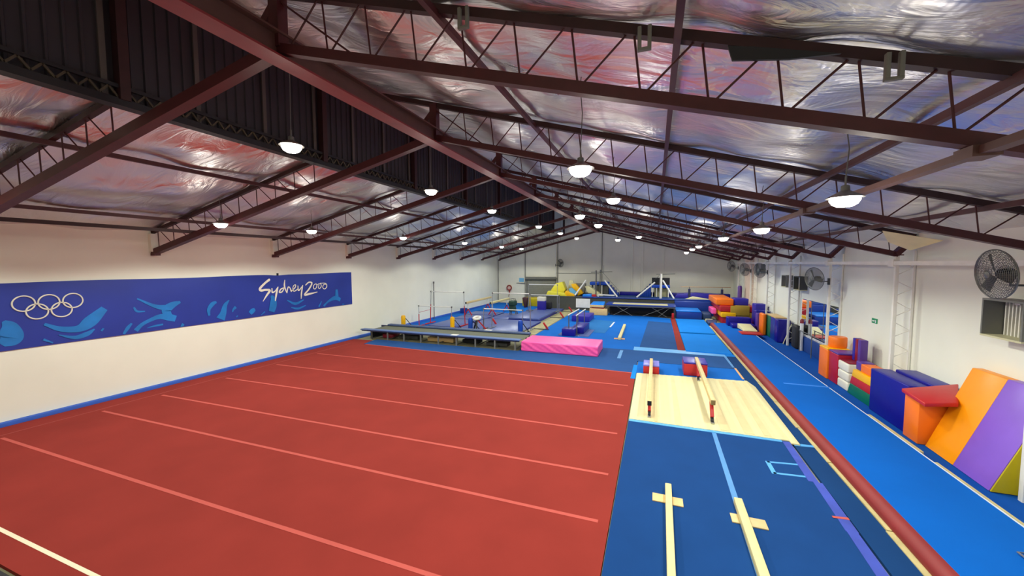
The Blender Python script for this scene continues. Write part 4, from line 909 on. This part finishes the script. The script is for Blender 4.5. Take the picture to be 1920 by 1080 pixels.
def cooler(y0, y1, z0, z1, lab, deep=.42, m='grey_paint'):
    t = thing('wall_cooler', lab, 'air cooler', (6.4, (y0+y1)/2, z0), 'louvred boxes in the right wall')
    x0, x1 = XR-deep, XR; th = .035
    MB().box(x0, x1, y0, y1, z0, z0+th).build('bottom_panel', mat('cooler_cream', (205, 200, 160), .6) if 'cooler_cream' not in bpy.data.materials else bpy.data.materials['cooler_cream'], t)
    MB().box(x0, x1, y0, y1, z1-th, z1).box(x0, x1, y0, y0+th, z0+th, z1-th).box(x0, x1, y1-th, y1, z0+th, z1-th).build('frame', m, t)
    mb = MB(); k = 11
    for i in range(k):
        yy = y0+th+(y1-y0-2*th)*(i+.5)/k; mb.box(x1-.12, x1-.03, yy-.012, yy+.012, z0+th, z1-th)
    mb.build('louvre', 'white_steel', t); MB().box(x1-.03, x1, y0+th, y1-th, z0+th, z1-th).build('back_grille', 'grey_paint', t)
    for i in range(3): MB().box(x1-.14, x1-.12, y0+.12+.2*i, y0+.24+.2*i, z1-.1, z1-.05).build('warning_sticker', 'white_plastic', t)
    return t
cooler(9.42, 10.35, 2.56, 3.3, 'grey framed air cooler in the right wall under the large fan')
cooler(23.0, 23.75, 2.75, 3.36, 'beige box cooler on the right wall left of the column by the mirror', deep=.3)
cooler(21.0, 21.85, 2.72, 3.36, 'dark louvred cooler on the right wall above the mirror', deep=.3, m='dark_grey')
cooler(28.2, 29.6, 3.3, 4.0, 'grey box on the right wall beside the far columns', deep=.25)
t = thing('exit_sign', 'small green sign with a running figure mark on the right wall', 'sign', (XR, 15.2, 2.1))
MB().box(XR-.02, XR, 15.05, 15.35, 2.1, 2.25).build('panel', 'green_sign', t)
MB().box(XR-.024, XR-.02, 15.09, 15.15, 2.12, 2.2).box(XR-.024, XR-.02, 15.13, 15.17, 2.18, 2.21).box(XR-.024, XR-.02, 15.2, 15.31, 2.15, 2.19).build('symbol', 'white_plastic', t)

# mirror and padding
t = thing('wall_mirror', 'wide wall mirror above blue padding between two white columns', 'mirror', (XR, 19.5, .72))
for a, b in ((17.7, 19.0), (19.06, 20.3), (20.36, 21.5)):
    MB().box(XR-.025, XR, a, b, .74, 2.33).build('glass_panel', 'mirror', t, smooth=False)
MB().box(XR-.04, XR, 17.62, 21.55, .66, .74).build('sill', 'white_plastic', t)
MB().box(XR-.03, XR, 19.0, 19.06, .74, 2.33).build('divider', 'dull_steel', t); MB().box(XR-.03, XR, 20.3, 20.36, .74, 2.33).build('divider', 'dull_steel', t)
pad('wall_pad', 'blue wall padding below the mirror', 'wall padding', (XR-.1, XR-.01, 16.9, 21.9, 0, .66), mat('pad_blue', (8, 62, 140), .6), bevel=.02)
t = thing('ballet_rail', 'grey metal frame standing in front of the mirror', 'rail', (6.2, 19.5, 0))
for y in (17.9, 19.3, 20.7): MB().tube([(6.2, y, 0), (6.2, y, .95)], .02, 8).build('post', 'dull_steel', t)
MB().tube([(6.2, 17.8, .95), (6.2, 20.8, .95)], .02, 8).build('rail', 'dull_steel', t)
t = thing('equipment_bag', 'black equipment bag slumped behind the white column left of the mirror', 'bag', (6.3, 21.6, 0))
MB().box(6.16, 6.38, 21.1, 21.75, 0, 1.1).build('body', 'black', t, bevel=.1, seg=3)
t = thing('leaning_board', 'pale cream board leaning behind the navy block by the mirror column', 'board', (6.2, 22.3, 0))
MB().quadslab([(5.98, 22.2, .02), (6.03, 22.45, .02), (6.35, 22.45, 1.0), (6.3, 22.2, 1.0)], .03).build('panel', 'cream', t)
t = thing('tube_post', 'short white tube with a dark red cap standing at the left edge of the mirror', 'post', (6.33, 20.95, .0))
MB().lathe([(.07, 0), (.07, 1.2), (.07, 1.25)], (6.32, 20.9, 0), 14).build('tube', 'white_plastic', t)
MB().lathe([(.075, 1.25), (.075, 1.38), (.04, 1.45)], (6.32, 20.9, 0), 14).build('cap', 'maroon', t)

# ---------------------------------------------------------------- end wall
def ey(x, d=0): return YE(x)-d
t = tag(thing('door_1', None, None, (-10.65, ey(-10.65), 0)), kind='structure')
mb = MB()
for i in range(26):
    z = i*.092; mb.hexa([(-12.1, ey(-12.1, .03), z), (-9.25, ey(-9.25, .03), z), (-9.25, ey(-9.25), z), (-12.1, ey(-12.1), z), (-12.1, ey(-12.1, .045), z+.085), (-9.25, ey(-9.25, .045), z+.085), (-9.25, ey(-9.25), z+.085), (-12.1, ey(-12.1), z+.085)])
mb.build('curtain', mat('shutter', (158, 158, 146), .5), t, smooth=False)
MB().tube([(-12.25, ey(-12.25, .18), 2.48), (-9.1, ey(-9.1, .18), 2.48)], .16, 14).build('roller_drum', 'grey_paint', t)
MB().box(-12.2, -12.08, ey(-12.1, .08), ey(-12.1), 0, 2.4).box(-9.26, -9.14, ey(-9.2, .08), ey(-9.2), 0, 2.4).build('guide_rail', 'grey_paint', t)
single('wall_poster', 'small pale blue sign on the end wall left of the roller door', 'sign', MB().box(-12.95, -12.45, ey(-12.7, .03), ey(-12.7)-.005, 2.1, 2.5), 'poster_blue')
single('wall_shelf', 'thin grey shelf line under the pale blue sign', 'shelf', MB().box(-13.2, -12.35, ey(-12.8, .15), ey(-12.8)-.01, 1.98, 2.02), 'dull_steel')
t = thing('hose_reel', 'red fire hose reel on the end wall near the left corner', 'hose reel', (-13.95, ey(-13.95), 1.1))
c = (-13.95, ey(-13.95, .16), 1.5)
MB().ring(c, (0, 1, 0), .24, .06, 26, 8).build('hose_coil', mat('hose_red', (150, 52, 44), .6), t)
MB().lathe([(.0, -.02), (.17, -.02), (.17, .02), (.0, .02)], c, 20, axis=(0, 1, 0)).build('hub_plate', mat('hub_pink', (232, 190, 176), .6), t)
MB().box(-14.0, -13.9, c[1]+.02, c[1]+.16, 1.0, 1.55).build('bracket', 'red', t)
MB().tube([(-13.95, c[1], 1.28), (-13.93, c[1]-.05, .9), (-14.0, c[1], .6)], .03, 8).build('hose_tail', M['hose_red'], t)
for i, (x, m, w) in enumerate(((-12.3, 'grey_paint', .06), (-9.2, 'white_steel', .09), (-9.0, 'grey_paint', .05), (-4.75, 'grey_paint', .05), (-2.0, 'end_paint', .12), (-1.1, 'end_paint', .16), (.8, 'end_paint', .06))):
    zt = zroof(x)-.7
    single('wall_post', ['grey post left of the roller door', 'white post at the right jamb of the roller door', 'thin grey pipe right of the roller door', 'grey post under the gable apex', 'painted rib right of the gable apex', 'wide painted rib right of the gable apex', 'painted rib behind the right high bar'][i]+' on the end wall', 'wall post',
           MB().box(x-w/2, x+w/2, ey(x, .1), ey(x)-.004, 0 if i not in (1,) else 2.45, zt), m, 'posts and ribs of the end wall')
single('wall_batten', 'thin horizontal pipe across the end wall above the pit', 'pipe', MB().bar((-9.1, ey(-9.1, .04), 3.02), (-5.0, ey(-5.0, .04), 3.0), .03, .03), 'grey_paint')
single('corner_pipe', 'dark downpipe in the far left corner', 'pipe', MB().tube([(XL+.1, 36.6, .0), (XL+.1, 36.6, 4.4)], .035, 8), 'dull_steel')
single('wall_column', 'pale pink painted pier on the right wall beside the far stack', 'pier', MB().box(6.3, XR, 31.2, 33.0, 0, 4.6), mat('pier_pink', (222, 205, 188), .8))
